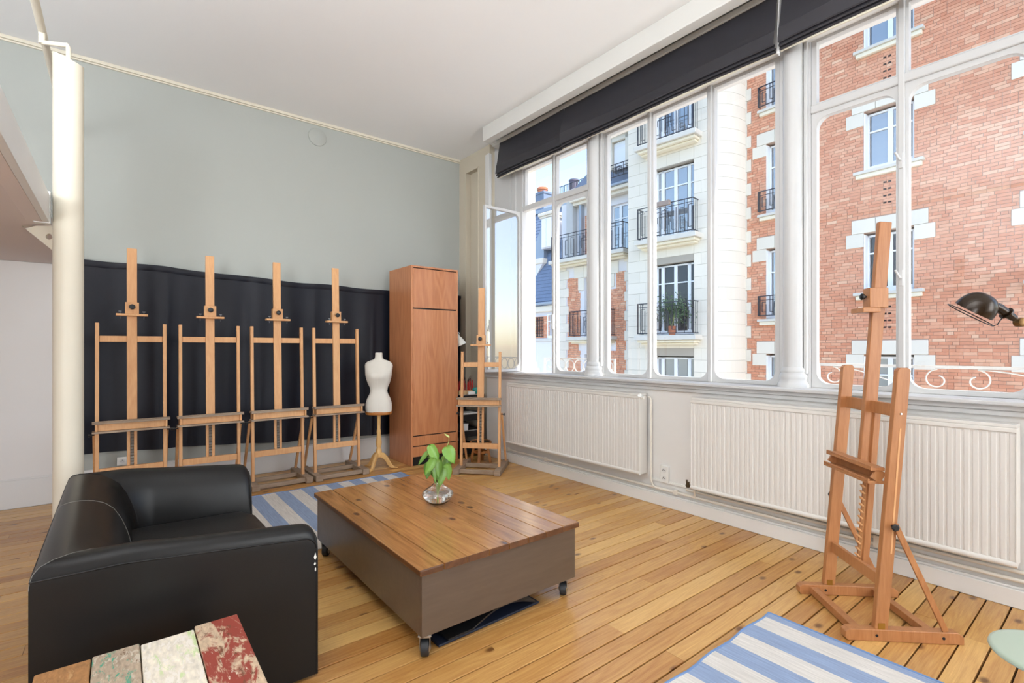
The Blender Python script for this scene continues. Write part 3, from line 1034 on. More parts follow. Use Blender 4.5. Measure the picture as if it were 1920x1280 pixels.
# ------------------------------------------------------------------ brick house opposite
ANG_B = math.atan2(-0.99954, -0.03023)
bh = thing('brick_apartment_house', 'red brick apartment house with white stone window heads across the street', 'building', (14.038, 1.589, -6.0), ANG_B)
ZO = 6.0     # local z = world z + 6
PER = 2.92
cols = [(-4.435, 0.475, 'tall'), (-2.085, 0.485, 'short'), (0.83, 0.485, 'short'), (3.4, 0.485, 'short')]
holes = []
for (uc, hw, kd) in cols:
    for r_ in range(-2, 2):
        zt = 7.11 + PER * r_ + ZO
        zb = (5.67 if kd == 'short' else 5.15) + PER * r_ + ZO
        holes.append((uc - hw, uc + hw, zb, zt))                     # opening
        holes.append((uc - 0.745, uc + 0.745, zt, zt + 0.335))          # upper head stone
        holes.append((uc - 0.865, uc + 0.865, zt - 0.335, zt))          # lower head stones (opening included)
quoins = []
z = -1.0 + ZO
k = 0
while z < 11.5 + ZO:
    e = -5.46 if k % 2 else -5.34
    quoins.append((-5.75, e, z, z + 0.34))
    holes.append((-5.75, e, z, z + 0.34))
    z += 0.34
    k += 1
# wall bed with the openings left out
bed = MB()
edges_u = sorted(set([-5.75, 4.6] + [c[0] - c[1] for c in cols] + [c[0] + c[1] for c in cols]))
for i in range(len(edges_u) - 1):
    a, b_ = edges_u[i], edges_u[i + 1]
    um = (a + b_) / 2
    cc = [c for c in cols if abs(c[0] - um) < c[1]]
    if not cc:
        bed.box(a, b_, 0.0, 0.35, -1 + ZO - 5, 11.6 + ZO)
    else:
        zz = -6.0 + ZO
        for r_ in range(-2, 2):
            zb = (5.67 if cc[0][2] == 'short' else 5.15) + PER * r_ + ZO
            bed.box(a, b_, 0.0, 0.35, zz, zb)
            zz = 7.11 + PER * r_ + ZO
        bed.box(a, b_, 0.0, 0.35, zz, 11.6 + ZO)
bed.build('wall', M_MORTAR, bh)
MB().box(-5.5, 4.5, 0.36, 0.40, ZO - 6, 11.5 + ZO).build('inner_wall', M_GREYW, bh)
MB().box(-5.75, 8.0, 0.0, 6.0, 11.61 + ZO, 17.0 + ZO).box(4.61, 8.0, 0.0, 6.0, 0.0, 11.6 + ZO).build('unseen_upper_wall', M_MORTAR, bh)  # unseen height added to keep the sun off the curved stones
lst, BHH = lay_bricks(-5.75, 4.6, -1.0 + ZO, 11.4 + ZO, holes, 3)


def bsize(t):
    u, z, ln = t
    ws = -u
    wx_, wy_ = 14.038 + 0.0302 * ws, 1.589 + 0.9995 * ws
    d = 0.62 * wx_ + 0.7846 * wy_
    px = 960 + 933.5 * (0.7846 * wx_ - 0.62 * wy_) / d
    py = 654 - 933.5 * (z - ZO - 1.4) / d
    vis = 1520 < px < 1916 and 15 < py < 715
    return (ln / d) if vis else -1


srt = sorted(lst, key=bsize, reverse=True)
near, rest = srt[:300], srt[300:]
mcache = {}
for (u, z, ln) in near:
    key = (round(ln, 3), random.randrange(7))
    if key not in mcache:
        mcache[key] = brick_mesh(ln, BHH, tone())
    o = bpy.data.objects.new('brick', mcache[key])
    COL.objects.link(o)
    o.parent = bh
    o.location = (u, random.uniform(-0.003, 0.003), z)
stuff_bricks(rest, BHH, bh, '')
for (a, b_, c, d) in quoins:
    block(bh, a, b_, c, d, -0.03, 0.06)
for (uc, hw, kd) in cols:
    for r_ in range(-2, 2):
        zt = 7.11 + PER * r_ + ZO
        zb = (5.67 if kd == 'short' else 5.15) + PER * r_ + ZO
        if zt > 11.3 + ZO: continue
        for (a, b_) in ((-0.745, -0.25), (-0.25, 0.25), (0.25, 0.745)):
            block(bh, uc + a, uc + b_, zt, zt + 0.335)
        block(bh, uc - 0.865, uc - hw, zt - 0.335, zt)
        block(bh, uc + hw, uc + 0.865, zt - 0.335, zt)
        far_window(bh, uc - hw + 0.02, uc + hw - 0.02, zb + 0.02, zt - 0.05, 0.14, 2, 0.68, dark=(r_ == -1 and kd == 'short'))
        # folded shutters against the reveal
        MB().box(uc - hw, uc - hw + 0.03, -0.02, 0.14, zb + 0.02, zt - 0.05).build('shutter', M_WFRAME, bh)
        sl = MB().box(uc - 0.68, uc + 0.68, -0.14, 0.1, zb - 0.07, zb).build('window_sill', M_LEDGE, bh, bevel=0.01)
        MB().box(uc - 0.64, uc + 0.64, -0.10, 0.1, zb - 0.17, zb - 0.07).build('sill_moulding', M_OCHRE, sl, bevel=0.02, seg=3)
        if kd == 'tall':
            balcony(bh, uc - 0.645, uc + 0.645, zb + 0.10, zb + 0.64, -0.12, 0.12, True, step=0.1)
        else:
            v = MB()
            for j in range(4):
                for s in (-0.075, 0.02):
                    v.box(uc - 0.02 + s, uc + 0.04 + s, -0.016, 0.01, zb - 0.86 + j * 0.16, zb - 0.82 + j * 0.16)
            v.build('air_bricks', M_VOID, bh)
MB().box(-4.35, -3.85, -0.22, -0.06, 5.70 + ZO, 5.84 + ZO).build('planter', M_PLANTER, bh, bevel=0.01)

# ------------------------------------------------------------------ stone bay
ANG_S = math.atan2(-0.9952, 0.0976)
sb = thing('stone_bay_building', 'cream stone bow-fronted apartment building with iron balconies opposite', 'building', (13.013, 8.771, -6.0), ANG_S)
U0, U1 = -1.49, 1.18
WU0, WU1 = -0.57, 0.72
rows_s = [(7.63, 9.80), (4.73, 6.90), (1.81, 3.98), (-1.1, 1.19)]   # world z of slab top / window head
jn = MB()
jn.box(U0, WU0, 0.012, 0.3, 0, 17.2).box(WU1, U1, 0.012, 0.3, 0, 17.2)
zz = 0.0
for (zb, zt) in reversed(rows_s):
    jn.box(WU0, WU1, 0.012, 0.3, zz, zb + ZO)
    zz = zt + ZO
jn.box(WU0, WU1, 0.012, 0.3, zz, 17.2)
jn.box(U0, U0 + 0.25, 0.012, 3.2, 0, 17.2)
jn.build('wall', M_STONEJ, sb)
MB().box(U0 + 0.1, U1, 0.45, 0.5, 0, 17).build('inner_wall', M_GREYW, sb)


def curve_pts(t):
    """quarter curve from the bay front back to the brick plane, in bay-local coords"""
    return (U1 + 0.62 * math.sin(t), 1.12 * (1 - math.cos(t)))


H = 0.3435
ncourse = 38
z = -1.0 + ZO + 0.02
for k in range(ncourse):
    z0, z1 = z, z + H
    z += H
    hole_row = [(zb + ZO, zt + ZO) for (zb, zt) in rows_s if zb + ZO < z1 - 0.05 and zt + ZO > z0 + 0.05]
    sh = 0.0 if k % 2 else 0.22
    cutsL = [U0, U0 + 0.42 + sh, WU0]
    cutsR = [WU1, U1] if k % 2 else [WU1, WU1 + 0.22, U1]
    if not hole_row:
        cuts_ = [U0, U0 + 0.42 + sh, WU0, -0.14, 0.29, WU1] + ([U1] if k % 2 else [WU1 + 0.22, U1])
        segs = list(zip(cuts_[:-1], cuts_[1:]))
    else:
        segs = list(zip(cutsL[:-1], cutsL[1:])) + list(zip(cutsR[:-1], cutsR[1:]))
    for (a, b_) in segs:
        MB().box(a + 0.002, b_ - 0.002, 0.0, 0.1, z0 + 0.0035, z1 - 0.0035).build('stone', M_STONE, sb)
    # curved stones
    tc = [0.0, 0.85, 1.571] if k % 2 else [0.0, 0.45, 1.2, 1.571]
    for ta, tb in zip(tc[:-1], tc[1:]):
        n = 5
        fr, bk_ = [], []
        for j in range(n + 1):
            t = ta + (tb - ta) * j / n
            x_, y_ = curve_pts(t)
            nx, ny = math.sin(t), -math.cos(t)
            fr.append((x_, y_))
            bk_.append((x_ - nx * 0.12, y_ - ny * 0.12))
        b = MB()
        for j in range(n):
            q = [fr[j], fr[j + 1], bk_[j + 1], bk_[j]]
            b.add([(p_[0], p_[1], z0 + 0.0035) for p_ in q] + [(p_[0], p_[1], z1 - 0.0035) for p_ in q], [(0, 1, 5, 4), (0, 3, 2, 1), (4, 5, 6, 7)])
        b.build('stone', M_STONE, sb, fix=False, smooth=40)
# joint core of the curve
cr = MB()
ring = [curve_pts(1.571 * j / 12) for j in range(13)]
core = [(x_ - 0.006 * math.sin(1.571 * j / 12), y_ + 0.006 * math.cos(1.571 * j / 12)) for j, (x_, y_) in enumerate(ring)]
for j in range(12):
    q = [core[j], core[j + 1]]
    cr.add([(q[0][0], q[0][1], 0), (q[1][0], q[1][1], 0), (q[1][0], q[1][1], 17.2), (q[0][0], q[0][1], 17.2)], [(0, 1, 2, 3)])
cr.build('curved_wall', M_STONEJ, sb, fix=False)
for i, (zb, zt) in enumerate(rows_s):
    far_window(sb, WU0 + 0.02, WU1 - 0.02, zb + ZO + 0.03, zt + ZO - 0.04, 0.16, 2, 0.74, dark=(i == 2), open_leaf=None, side=0.10)
    MB().box(WU0, WU0 + 0.03, 0.0, 0.2, zb + ZO, zt + ZO).build('reveal_trim', M_WFRAME, sb)
    if i < 3:
        ledge(sb, -1.02, 0.97, zb - 0.22 + ZO, zb + ZO)
        balcony(sb, -0.94, 0.85, zb + 0.06 + ZO, zb + 0.97 + ZO, -0.33, 0.33)
        MB().box(WU0 - 0.12, WU0 - 0.09, -0.02, 0.0, zt + ZO - 0.2, zt + ZO + 0.35).build('downpipe_stub', M_LEDGE, sb)
MB().box(-0.52, 0.18, -0.46, -0.34, 5.62 + ZO, 5.76 + ZO).build('planter', M_PLANTER, sb, bevel=0.01)
# foliage on the lower balcony
fol = thing('balcony_plants', 'leafy grey-green shrub on the lower stone balcony opposite', 'plant', (13.013 - 0.12, 8.771 - 0.12, 1.82), ANG_S)
b = MB()
rf = random.Random(5)
for k in range(1500):
    a = rf.gauss(0.0, 0.27); zc = max(0.35, min(1.25, rf.gauss(0.72, 0.2))); yb = rf.uniform(-0.1, 0.1)
    s = rf.uniform(0.02, 0.045)
    d1 = Vector((rf.uniform(-1, 1), rf.uniform(-1, 1), rf.uniform(-1, 1))).normalized() * s
    d2 = Vector((rf.uniform(-1, 1), rf.uniform(-1, 1), rf.uniform(-1, 1))).normalized() * s * 0.5
    p_ = Vector((a, yb, zc))
    b.add([p_ - d1, p_ + d2, p_ + d1, p_ - d2], [(0, 1, 2, 3)])
o = b.build('foliage', M_FOL, fol, fix=False)
o['kind'] = 'stuff'
MB().lathe([(0.09, 0.0), (0.13, 0.26)], 14).build('flower_pot', M_TERRA, fol, smooth=40)
MB().tube([(0, 0, 0.2), (0.05, 0, 0.5), (0.12, 0.02, 0.8)], 0.015, 6).tube([(0, 0, 0.2), (-0.08, 0, 0.5), (-0.15, 0.0, 0.8)], 0.012, 6).build('stem', M_STEM, fol)

# ------------------------------------------------------------------ wing with mansard, left of the bay
ANG_C = math.atan2(-0.99863, 0.05234)
wc = thing('mansard_wing', 'brick and stone wing with long balcony and mansard, left of the bow front', 'building', (13.726, 11.713, -6.0), ANG_C)
CU0, CU1 = -2.60, 0.9
holes = []
bedc = MB()
bedc.box(CU0, -1.21, 0.0, 0.3, 0, 4.7 + ZO).box(-0.12, CU1, 0.0, 0.3, 0, 4.7 + ZO).box(-1.21, -0.12, 0.0, 0.3, 4.07 + ZO, 4.7 + ZO).box(-1.21, -0.12, 0.0, 0.3, 1.2 + ZO, 1.85 + ZO)
bedc.box(CU0, -0.17, 0.25, 0.5, 4.7 + ZO, 7.1 + ZO).box(0.57, CU1, 0.25, 0.5, 4.7 + ZO, 7.1 + ZO).box(-0.17, 0.57, 0.25, 0.5, 6.57 + ZO, 7.1 + ZO)
bedc.build('wall', M_RENDER, wc)
lb = []
for (a, b_, c, d) in ((-2.06, -1.40, -1.0, 4.12), (0.03, 0.66, -1.0, 4.12)):
    hl = [(-1.5, -1.2, 3.5, 4.2), (0.0, 0.25, 3.5, 4.2), (-1.5, -1.2, 1.3, 1.7), (0.0, 0.25, 1.3, 1.7)]
    l2, h2 = lay_bricks(a, b_, c + ZO, d + ZO, [(x0, x1, z0 + ZO, z1 + ZO) for (x0, x1, z0, z1) in hl], 9)
    lb += l2
stuff_bricks(lb, h2, wc, '', 0.02)
z = 0.0
k = 0
while z < 4.5:
    e = -2.12 if k % 2 else -1.98
    block(wc, CU0, e, z + ZO, z + 0.34 + ZO, -0.03, 0.02)
    e2 = 0.60 if k % 2 else 0.70
    block(wc, e2, CU1 + 0.1, z + ZO, z + 0.34 + ZO, -0.03, 0.02)
    z += 0.34; k += 1
for (a, b_) in ((-1.7, -1.21), (-1.21, -0.66), (-0.66, -0.12), (-0.12, 0.35)):
    block(wc, a, b_, 4.07 + ZO, 4.5 + ZO, -0.04, 0.02)
for (a, b_) in ((-1.5, -1.21), (-0.12, 0.18)):
    block(wc, a, b_, 3.6 + ZO, 4.07 + ZO, -0.04, 0.02)
far_window(wc, -1.19, -0.14, 1.86 + ZO, 4.03 + ZO, 0.12)
far_window(wc, -1.19, -0.14, -1.0 + ZO, 1.18 + ZO, 0.12)
ledge(wc, -1.85, 0.30, 1.66 + ZO, 1.85 + ZO, -0.36)
balcony(wc, -1.68, 0.19, 1.90 + ZO, 2.80 + ZO, -0.30, 0.28, step=0.13)
ledge(wc, CU0 - 0.02, CU1, 4.60 + ZO, 4.80 + ZO, -0.5)
balcony(wc, -2.52, 0.80, 4.84 + ZO, 5.72 + ZO, -0.42, 0.4, step=0.14)
far_window(wc, -0.16, 0.56, 4.82 + ZO, 6.53 + ZO, 0.32)
up = []
for (a, b_) in ((-1.4, -0.35), (0.62, 0.88)):
    l2, h2 = lay_bricks(a, b_, 4.85 + ZO, 6.5 + ZO, [], 4)
    up += [(u, z, ln) for (u, z, ln) in l2]
o = stuff_bricks(up, h2, wc, '', 0.0)
o.location = (0, 0.245, 0)
MB().box(-1.55, -1.42, 0.05, 0.3, 4.8 + ZO, 7.0 + ZO).build('downpipe', M_ZINC, wc, bevel=0.02)
MB().box(-2.12, -1.80, 0.0, 0.5, 4.8 + ZO, 7.25 + ZO).build('party_wall', M_GREYW, wc)
MB().box(-1.87, CU1, -0.12, 0.3, 6.98 + ZO, 7.10 + ZO).box(-1.80, CU1, 0.0, 0.3, 6.86 + ZO, 6.98 + ZO).build('cornice', M_STONE, wc, bevel=0.02)
MB().box(-1.75, CU1, -0.18, -0.06, 7.10 + ZO, 7.20 + ZO).build('gutter', M_ZINC, wc, bevel=0.03)
# slate mansard slopes up and back
ms = MB()
ms.prism([(-2.1, 7.25), (CU1, 7.15), (CU1, 9.7), (0.3, 9.2), (-0.52, 8.58), (-1.25, 8.08), (-2.1, 7.5)], lambda a, b_, t: (a, 0.22 + (b_ - 7.15) * 0.06 + t * 0.2, b_ + ZO))
ms.build('mansard_roof', M_SLATE, wc)
dm = MB().box(-0.08, 0.04, 0.0, 1.2, 7.75 + ZO, 8.85 + ZO).box(0.62, 0.8, 0.0, 1.2, 7.75 + ZO, 8.85 + ZO).box(-0.08, 0.8, 0.0, 1.2, 8.72 + ZO, 8.9 + ZO)
dmo = dm.build('dormer', M_STONE, wc)
MB().box(-0.2, 0.9, -0.12, 1.2, 8.90 + ZO, 9.0 + ZO).build('dormer_roof', M_ZINC, dmo)
MB().box(0.06, 0.62, 0.12, 0.16, 7.75 + ZO, 8.7 + ZO).build('dormer_blind', M_WFRAME, dmo)
balcony(wc, -0.02, 0.85, 7.42 + ZO, 7.85 + ZO, -0.12, 0.2, step=0.1)

# ------------------------------------------------------------------ low house with slate roof, far left
sh_ = thing('slate_roof_house', 'white house with steep blue slate roof and dormer at the left of the view', 'building', (13.55, 14.35, -6.0), ANG_C)
MB().box(-9.0, 0.03, 0.0, 0.3, 0, 3.15 + ZO).build('wall', M_RENDER, sh_)
rf_ = MB()
rf_.prism([(-9.0, 3.3), (0.03, 3.3), (0.03, 7.55), (-9.0, 7.55)], lambda a, b_, t: (a, -0.1 + (b_ - 3.3) * 0.36 + t * 0.15, b_ + ZO))
rf_.build('slate_roof', M_SLATE, sh_)
# slates: single courses laid proud
sl = MB()
rs = random.Random(2)
zc = 3.32
while zc < 7.5:
    u = -8.9 + rs.random() * 0.2
    while u < 0.0:
        y_ = -0.1 + (zc - 3.3) * 0.36
        sl.add([(u, y_ - 0.03, zc + ZO), (u + 0.21, y_ - 0.03, zc + ZO), (u + 0.21, y_ + 0.055, zc + 0.2 + ZO), (u, y_ + 0.055, zc + 0.2 + ZO)], [(0, 1, 2, 3)])
        sl.add([(u, y_ - 0.03, zc + ZO), (u + 0.21, y_ - 0.03, zc + ZO), (u + 0.21, y_ + 0.0, zc + ZO), (u, y_ + 0.0, zc + ZO)], [(0, 1, 2, 3)])
        u += 0.216
    zc += 0.15
o = sl.build('slates', M_SLATE, sh_, fix=False)
o['kind'] = 'stuff'
MB().box(-9.0, 0.05, -0.24, -0.08, 3.16 + ZO, 3.28 + ZO).build('gutter', M_ZINC, sh_, bevel=0.03)
MB().box(-9.0, 0.04, -0.12, 0.05, 2.9 + ZO, 3.14 + ZO).build('cornice', M_STONE, sh_, bevel=0.03)
MB().box(-9.0, 0.04, -0.05, 0.05, 1.72 + ZO, 1.80 + ZO).build('string_course', M_LEDGE, sh_)
lbk, hb = lay_bricks(-1.35, -0.35, 1.85 + ZO, 2.75 + ZO, [], 8)
stuff_bricks(lbk, hb, sh_, '', 0.02)
tre = MB()
for k in range(5):
    tre.box(-1.1 + k * 0.1, -1.08 + k * 0.1, -0.05, -0.03, 1.9 + ZO, 2.7 + ZO)
for k in range(7):
    tre.box(-1.1, -0.68, -0.06, -0.04, 1.9 + ZO + k * 0.13, 1.92 + ZO + k * 0.13)
tre.build('trellis', M_IRON, sh_)
far_window(sh_, -0.45, -0.02, 1.82 + ZO, 2.8 + ZO, -0.03, 1, 0.7)
dr = MB().box(-1.14, -0.52, 0.32, 1.5, 5.55 + ZO, 6.88 + ZO)
do = dr.build('dormer', M_RENDER, sh_)
MB().box(-1.24, -0.40, 0.2, 1.6, 6.88 + ZO, 7.02 + ZO).box(-1.2, -0.44, 0.25, 1.6, 6.80 + ZO, 6.88 + ZO).build('dormer_cap', M_STONE, do, bevel=0.03)
MB().box(-1.08, -0.84, 0.28, 0.33, 5.6 + ZO, 6.78 + ZO).box(-0.81, -0.57, 0.28, 0.33, 5.6 + ZO, 6.78 + ZO).build('dormer_shutters', M_WFRAME, do)
wdg = MB().prism([(-1.10, 6.75), (-1.80, 5.55), (-1.80, 5.2), (-1.10, 5.2)], lambda a, b_, t: (a, 0.42 + t * 0.5, b_ + ZO))
wdg.build('zinc_cheek', M_ZINC, do)
MB().box(-1.85, -1.0, 0.25, 0.9, 4.95 + ZO, 5.18 + ZO).build('dormer_sill', M_STONE, do, bevel=0.03)
MB().prism([(-1.05, 4.95), (-1.80, 4.95), (-1.80, 4.0)], lambda a, b_, t: (a, 0.30 + t * 0.4, b_ + ZO)).build('rendered_cheek', M_RENDER, do)
MB().box(-9.0, 0.05, 1.3, 2.6, 7.45 + ZO, 7.6 + ZO).build('ridge', M_ZINC, sh_)
ch = thing('chimney_stack', 'slate-clad chimney stack with squat terracotta pot on the far roof', 'chimney', (15.40, 17.21, -6.0))
MB().box(-0.35, 0.35, -0.47, 0.47, 0, 14.45).box(-0.38, 0.38, -0.5, 0.5, 14.45, 14.55).build('stack', M_SLATE, ch)
MB().lathe([(0.22, 14.55), (0.23, 14.72), (0.26, 14.74), (0.26, 14.82), (0.22, 14.86)], 18).build('chimney_pot', M_TERRA, ch, smooth=40)
ch = thing('chimney_stack', 'white chimney block with dark round pot behind the roof railing', 'chimney', (16.80, 16.57, -6.0))
blk = MB().box(-0.3, 0.3, -0.85, 0.8, 0, 14.80)
blk.build('stack', M_RENDER, ch)
MB().lathe([(0.21, 14.80), (0.21, 15.25), (0.24, 15.27), (0.24, 15.34), (0.2, 15.36)], 18).build('chimney_pot', M_POTP, ch, smooth=40)
rr = thing('roof_railing', 'thin iron railing along the far roof terrace', 'railing', (16.48, 16.5, 8.78))
b = MB()
b.bar((0, -0.9, 0.32), (0, 0.85, 0.32), 0.025, 0.025)
for k in range(19):
    y_ = -0.9 + 1.75 * k / 18
    b.box(-0.01, 0.01, y_ - 0.01, y_ + 0.01, 0.0, 0.32)
b.build('bars', M_IRON, rr)
MB().box(-0.02, 0.02, -0.92, 0.88, -14.78, 0.02).build('parapet', M_RENDER, rr)

# ================================================================== THINGS IN THE ROOM
# ---------------------------------------------------------------- sofa
sofa = thing('leather_sofa', 'black leather two-seat sofa with worn arm, in front of the coffee table', 'sofa', (0.22, 2.945, 0))
SX0, SX1, SY0, SY1 = -0.445, 0.445, -0.755, 0.755      # local: back at -x, front at +x
IX, IYa, IYb, IR = -0.165, -0.575, 0.575, 0.11          # inner face


def sofa_sections():
    """(outer, inner, ztop, tag) along the U from near arm front to far arm front"""
    secs = []
    fx = [0.0, 0.005, 0.014, 0.028, 0.045, 0.065, 0.11, 0.2, 0.3, 0.4]
    for d_ in fx:
        x = SX1 - d_ * (SX1 - (IX + IR)) / 0.4 if d_ > 0.07 else SX1 - d_
        secs.append(((x, SY0), (x, IYa), 'near'))
    for k in range(1, 10):
        a = (PI / 2) * k / 10
        inn = (IX + IR - IR * math.sin(a), IYa + IR - IR * math.cos(a))
        f = k / 10
        if f < 0.5:
            outp = (IX + IR + (SX0 - IX - IR) * (f / 0.5), SY0)
        else:
            outp = (SX0, SY0 + (IYa + IR - SY0) * ((f - 0.5) / 0.5))
        secs.append((outp, inn, 'back'))
    for k in range(8):
        y = (IYa + IR) + (IYb - IR - IYa - IR) * k / 7
        secs.append(((SX0, y), (IX, y), 'back'))
    for k in range(1, 10):
        a = (PI / 2) * k / 10
        inn = (IX + IR - IR * math.cos(a), IYb - IR + IR * math.sin(a))
        f = k / 10
        if f < 0.5:
            outp = (SX0, IYb - IR + (SY1 - IYb + IR) * (f / 0.5))
        else:
            outp = (SX0 + (IX + IR - SX0) * ((f - 0.5) / 0.5), SY1)
        secs.append((outp, inn, 'back'))
    for d_ in fx[::-1]:
        x = SX1 - d_ * (SX1 - (IX + IR)) / 0.4 if d_ > 0.07 else SX1 - d_
        secs.append(((x, SY1), (x, IYb), 'far'))
    return secs


PROF = [(0.0, 0.012), (0.0, 0.35), (0.0, -0.075), (0.008, -0.05), (0.03, -0.028), (0.08, -0.010), (0.18, -0.001), (0.32, 0.0), (0.48, -0.008), (0.62, -0.026), (0.74, -0.058), (0.84, -0.11), (0.92, -0.175), (0.97, -0.235), (1.0, -0.29), (1.0, -0.42)]


def sec_pts(outp, inn):
    x = outp[0]
    zt = 0.648 + 0.058 * max(0.0, min(1.0, (SX1 - 0.05 - min(inn[0], x)) / 0.6))
    if x > SX1 - 0.055 and inn[0] > SX1 - 0.055:
        q = (x - (SX1 - 0.055)) / 0.055
        zt -= 0.05 * (1 - math.sqrt(max(0.0, 1 - q * q)))
    pts = []
    for i, (t, dz) in enumerate(PROF):
        z = dz if i < 2 else zt + dz
        pts.append((outp[0] + (inn[0] - outp[0]) * t, outp[1] + (inn[1] - outp[1]) * t, z))
    return pts


secs = sofa_sections()
rows_ = [sec_pts(o, i_) for (o, i_, g_) in secs]
nf = 10
M1, MC, M2 = nf + 4, nf + 13, nf + 21
idx = {'arm_near': (0, M1 + 1), 'backrest': (M1, M2 + 1), 'arm_far': (M2, len(secs))}


def round_front(rows, sgn):
    """cap the arm front with a softly rounded roll"""
    base = rows
    cap = []
    for (dx, sh) in ((0.004, 0.006), (0.007, 0.02)):
        c = []
        cx = sum(p[0] for p in base) / len(base)
        ymid = sum(p[1] for p in base) / len(base)
        for p in base:
            y_ = p[1] + (ymid - p[1]) * (sh * 6)
            z_ = p[2] - (sh * 0.9 if p[2] > 0.5 else 0)
            c.append((p[0] + dx, y_, z_))
        cap.append(c)
    return cap


for nm in ('arm_near', 'backrest', 'arm_far'):
    a, b_ = idx[nm]
    rws = rows_[a:b_]
    mb = MB()
    if nm == 'arm_near':
        caps = round_front(rws[0], 1)
        full = list(reversed(caps)) + rws
        mb.grid(full)
        n = len(rws[0])
        mb.add(full[0], [tuple(range(n))])
    elif nm == 'arm_far':
        caps = round_front(rws[-1], 1)
        full = rws + caps
        mb.grid(full)
        n = len(rws[0])
        mb.add(full[-1], [tuple(range(n))])
    else:
        mb.grid(rws)
    o = mb.build({'arm_near': 'armrest', 'arm_far': 'armrest', 'backrest': 'backrest'}[nm], M_LEATHER, sofa, smooth=50)
    if nm == 'arm_near':
        tb = MB()
        rt_ = random.Random(4)
        for k in range(5):
            p = Vector((SX1 + rt_.uniform(-.008, .006), SY0 + rt_.uniform(0.001, 0.008), 0.46 + 0.02 * k + rt_.uniform(-0.008, 0.008)))
            q = rt_.uniform(0.6, 1.5)
            tb.lathe([(0.001, -0.012 * q), (0.005 * q, -0.004), (0.0035, 0.005), (0.001, 0.014 * q)], 7, p)
        t_ = tb.build('foam_tear', M_FOAM, o, smooth=60)
        t_['label'] = 'white foam showing through torn leather'
# seams
for (i_, m_s, r_s) in ((M1, M_SEAM, 0.0012), (MC, M_SEAM, 0.0016), (M2, M_PIPING, 0.0024)):
    pts = [Vector(p) + Vector((0, 0, 0.0)) for p in rows_[i_][2:15]]
    MB().tube(pts, r_s, 6).build('seam', m_s, sofa, smooth=60)
# piping along the outer top edges
edge = [Vector(r_[3]) + Vector((0, 0, 0.0)) for r_ in rows_]
MB().tube(edge, 0.0035, 6).build('piping', M_PIPING, sofa, smooth=60)
for r_ in (rows_[0], rows_[-1]):
    MB().tube([Vector(p) + Vector((0.002, 0, 0)) for p in r_[0:15]], 0.0035, 6).build('front_piping', M_PIPING, sofa, smooth=60)
# seat
seat = MB()
zt = 0.405
prof = []
ys_ = [IYa + 0.006 + (IYb - IYa - 0.012) * k / 14 for k in range(15)]
xs_ = [IX + 0.0 + (SX1 + 0.0 - IX) * k / 10 for k in range(11)]
top = []
for x in xs_:
    row = []
    for y in ys_:
        e = min((y - IYa), (IYb - y))
        dz = -0.02 * math.exp(-e / 0.03) - 0.035 * math.exp(-(SX1 - x) / 0.03)
        row.append((x, y, zt + dz + 0.006 * math.sin(9 * y) * math.sin(5 * x)))
    top.append(row)
top.append([(SX1 + 0.004, y, 0.30) for y in ys_])
top.append([(SX1 - 0.002, y, 0.2) for y in ys_])
seat.grid(top)
seat.build('seat_cushion', M_SEATF, sofa, smooth=60)
MB().box(SX0 + 0.02, SX1 - 0.01, SY0 + 0.02, SY1 - 0.02, 0.05, 0.215).build('base_frame', M_LEATHER, sofa, bevel=0.008)
for sx in (SX0 + 0.07, SX1 - 0.07):
    for sy in (SY0 + 0.09, SY1 - 0.09):
        MB().lathe([(0.02, 0.0), (0.026, 0.055)], 14, (sx, sy, 0)).build('foot', M_BLACK, sofa, smooth=40)

# ---------------------------------------------------------------- coffee table
tbl = thing('coffee_table', 'low wheeled coffee table with pine plank top and brown box sides', 'table', (1.55, 2.745, 0))
TX, TY = 0.503, 0.765
b = MB()
xs = [-TX + 2 * TX * k / 8 for k in range(9)]
for k in range(8):
    xa, xb = xs[k] + (0.0017 if k else 0), xs[k + 1] - (0.0017 if k < 7 else 0)
    c = ((xa + xb) / 2, 0, 0.405)
    pk = MB().box(xa, xb, -TY, TY, 0.388, 0.420 - random.uniform(0, 0.0006))
    pk.mi = [0, 0, 1, 1 if k == 7 else 0, 1, 1 if k == 0 else 0]
    pk.build('plank', [M_PINE_TOP, M_ENDGR], tbl, c, bevel=0.0022 if 0 < k < 7 else 0.007, seg=3)
BXs, BYs = TX - 0.018, TY - 0.018
MB().box(-BXs, BXs, -BYs, -BYs + 0.018, 0.105, 0.388).build('side_panel', M_BOXSIDE, tbl, bevel=0.0015)
MB().box(-BXs, BXs, BYs - 0.018, BYs, 0.105, 0.388).build('side_panel', M_BOXSIDE, tbl, bevel=0.0015)
MB().box(-BXs, -BXs + 0.018, -BYs + 0.018, BYs - 0.018, 0.105, 0.388).build('side_panel', M_BOXSIDE, tbl, bevel=0.0015)
MB().box(BXs - 0.018, BXs, -BYs + 0.018, BYs - 0.018, 0.105, 0.388).build('side_panel', M_BOXSIDE, tbl, bevel=0.0015)
MB().box(-BXs + 0.018, BXs - 0.018, -BYs + 0.018, BYs - 0.018, 0.115, 0.13).build('bottom_panel', M_BOXSIDE, tbl)
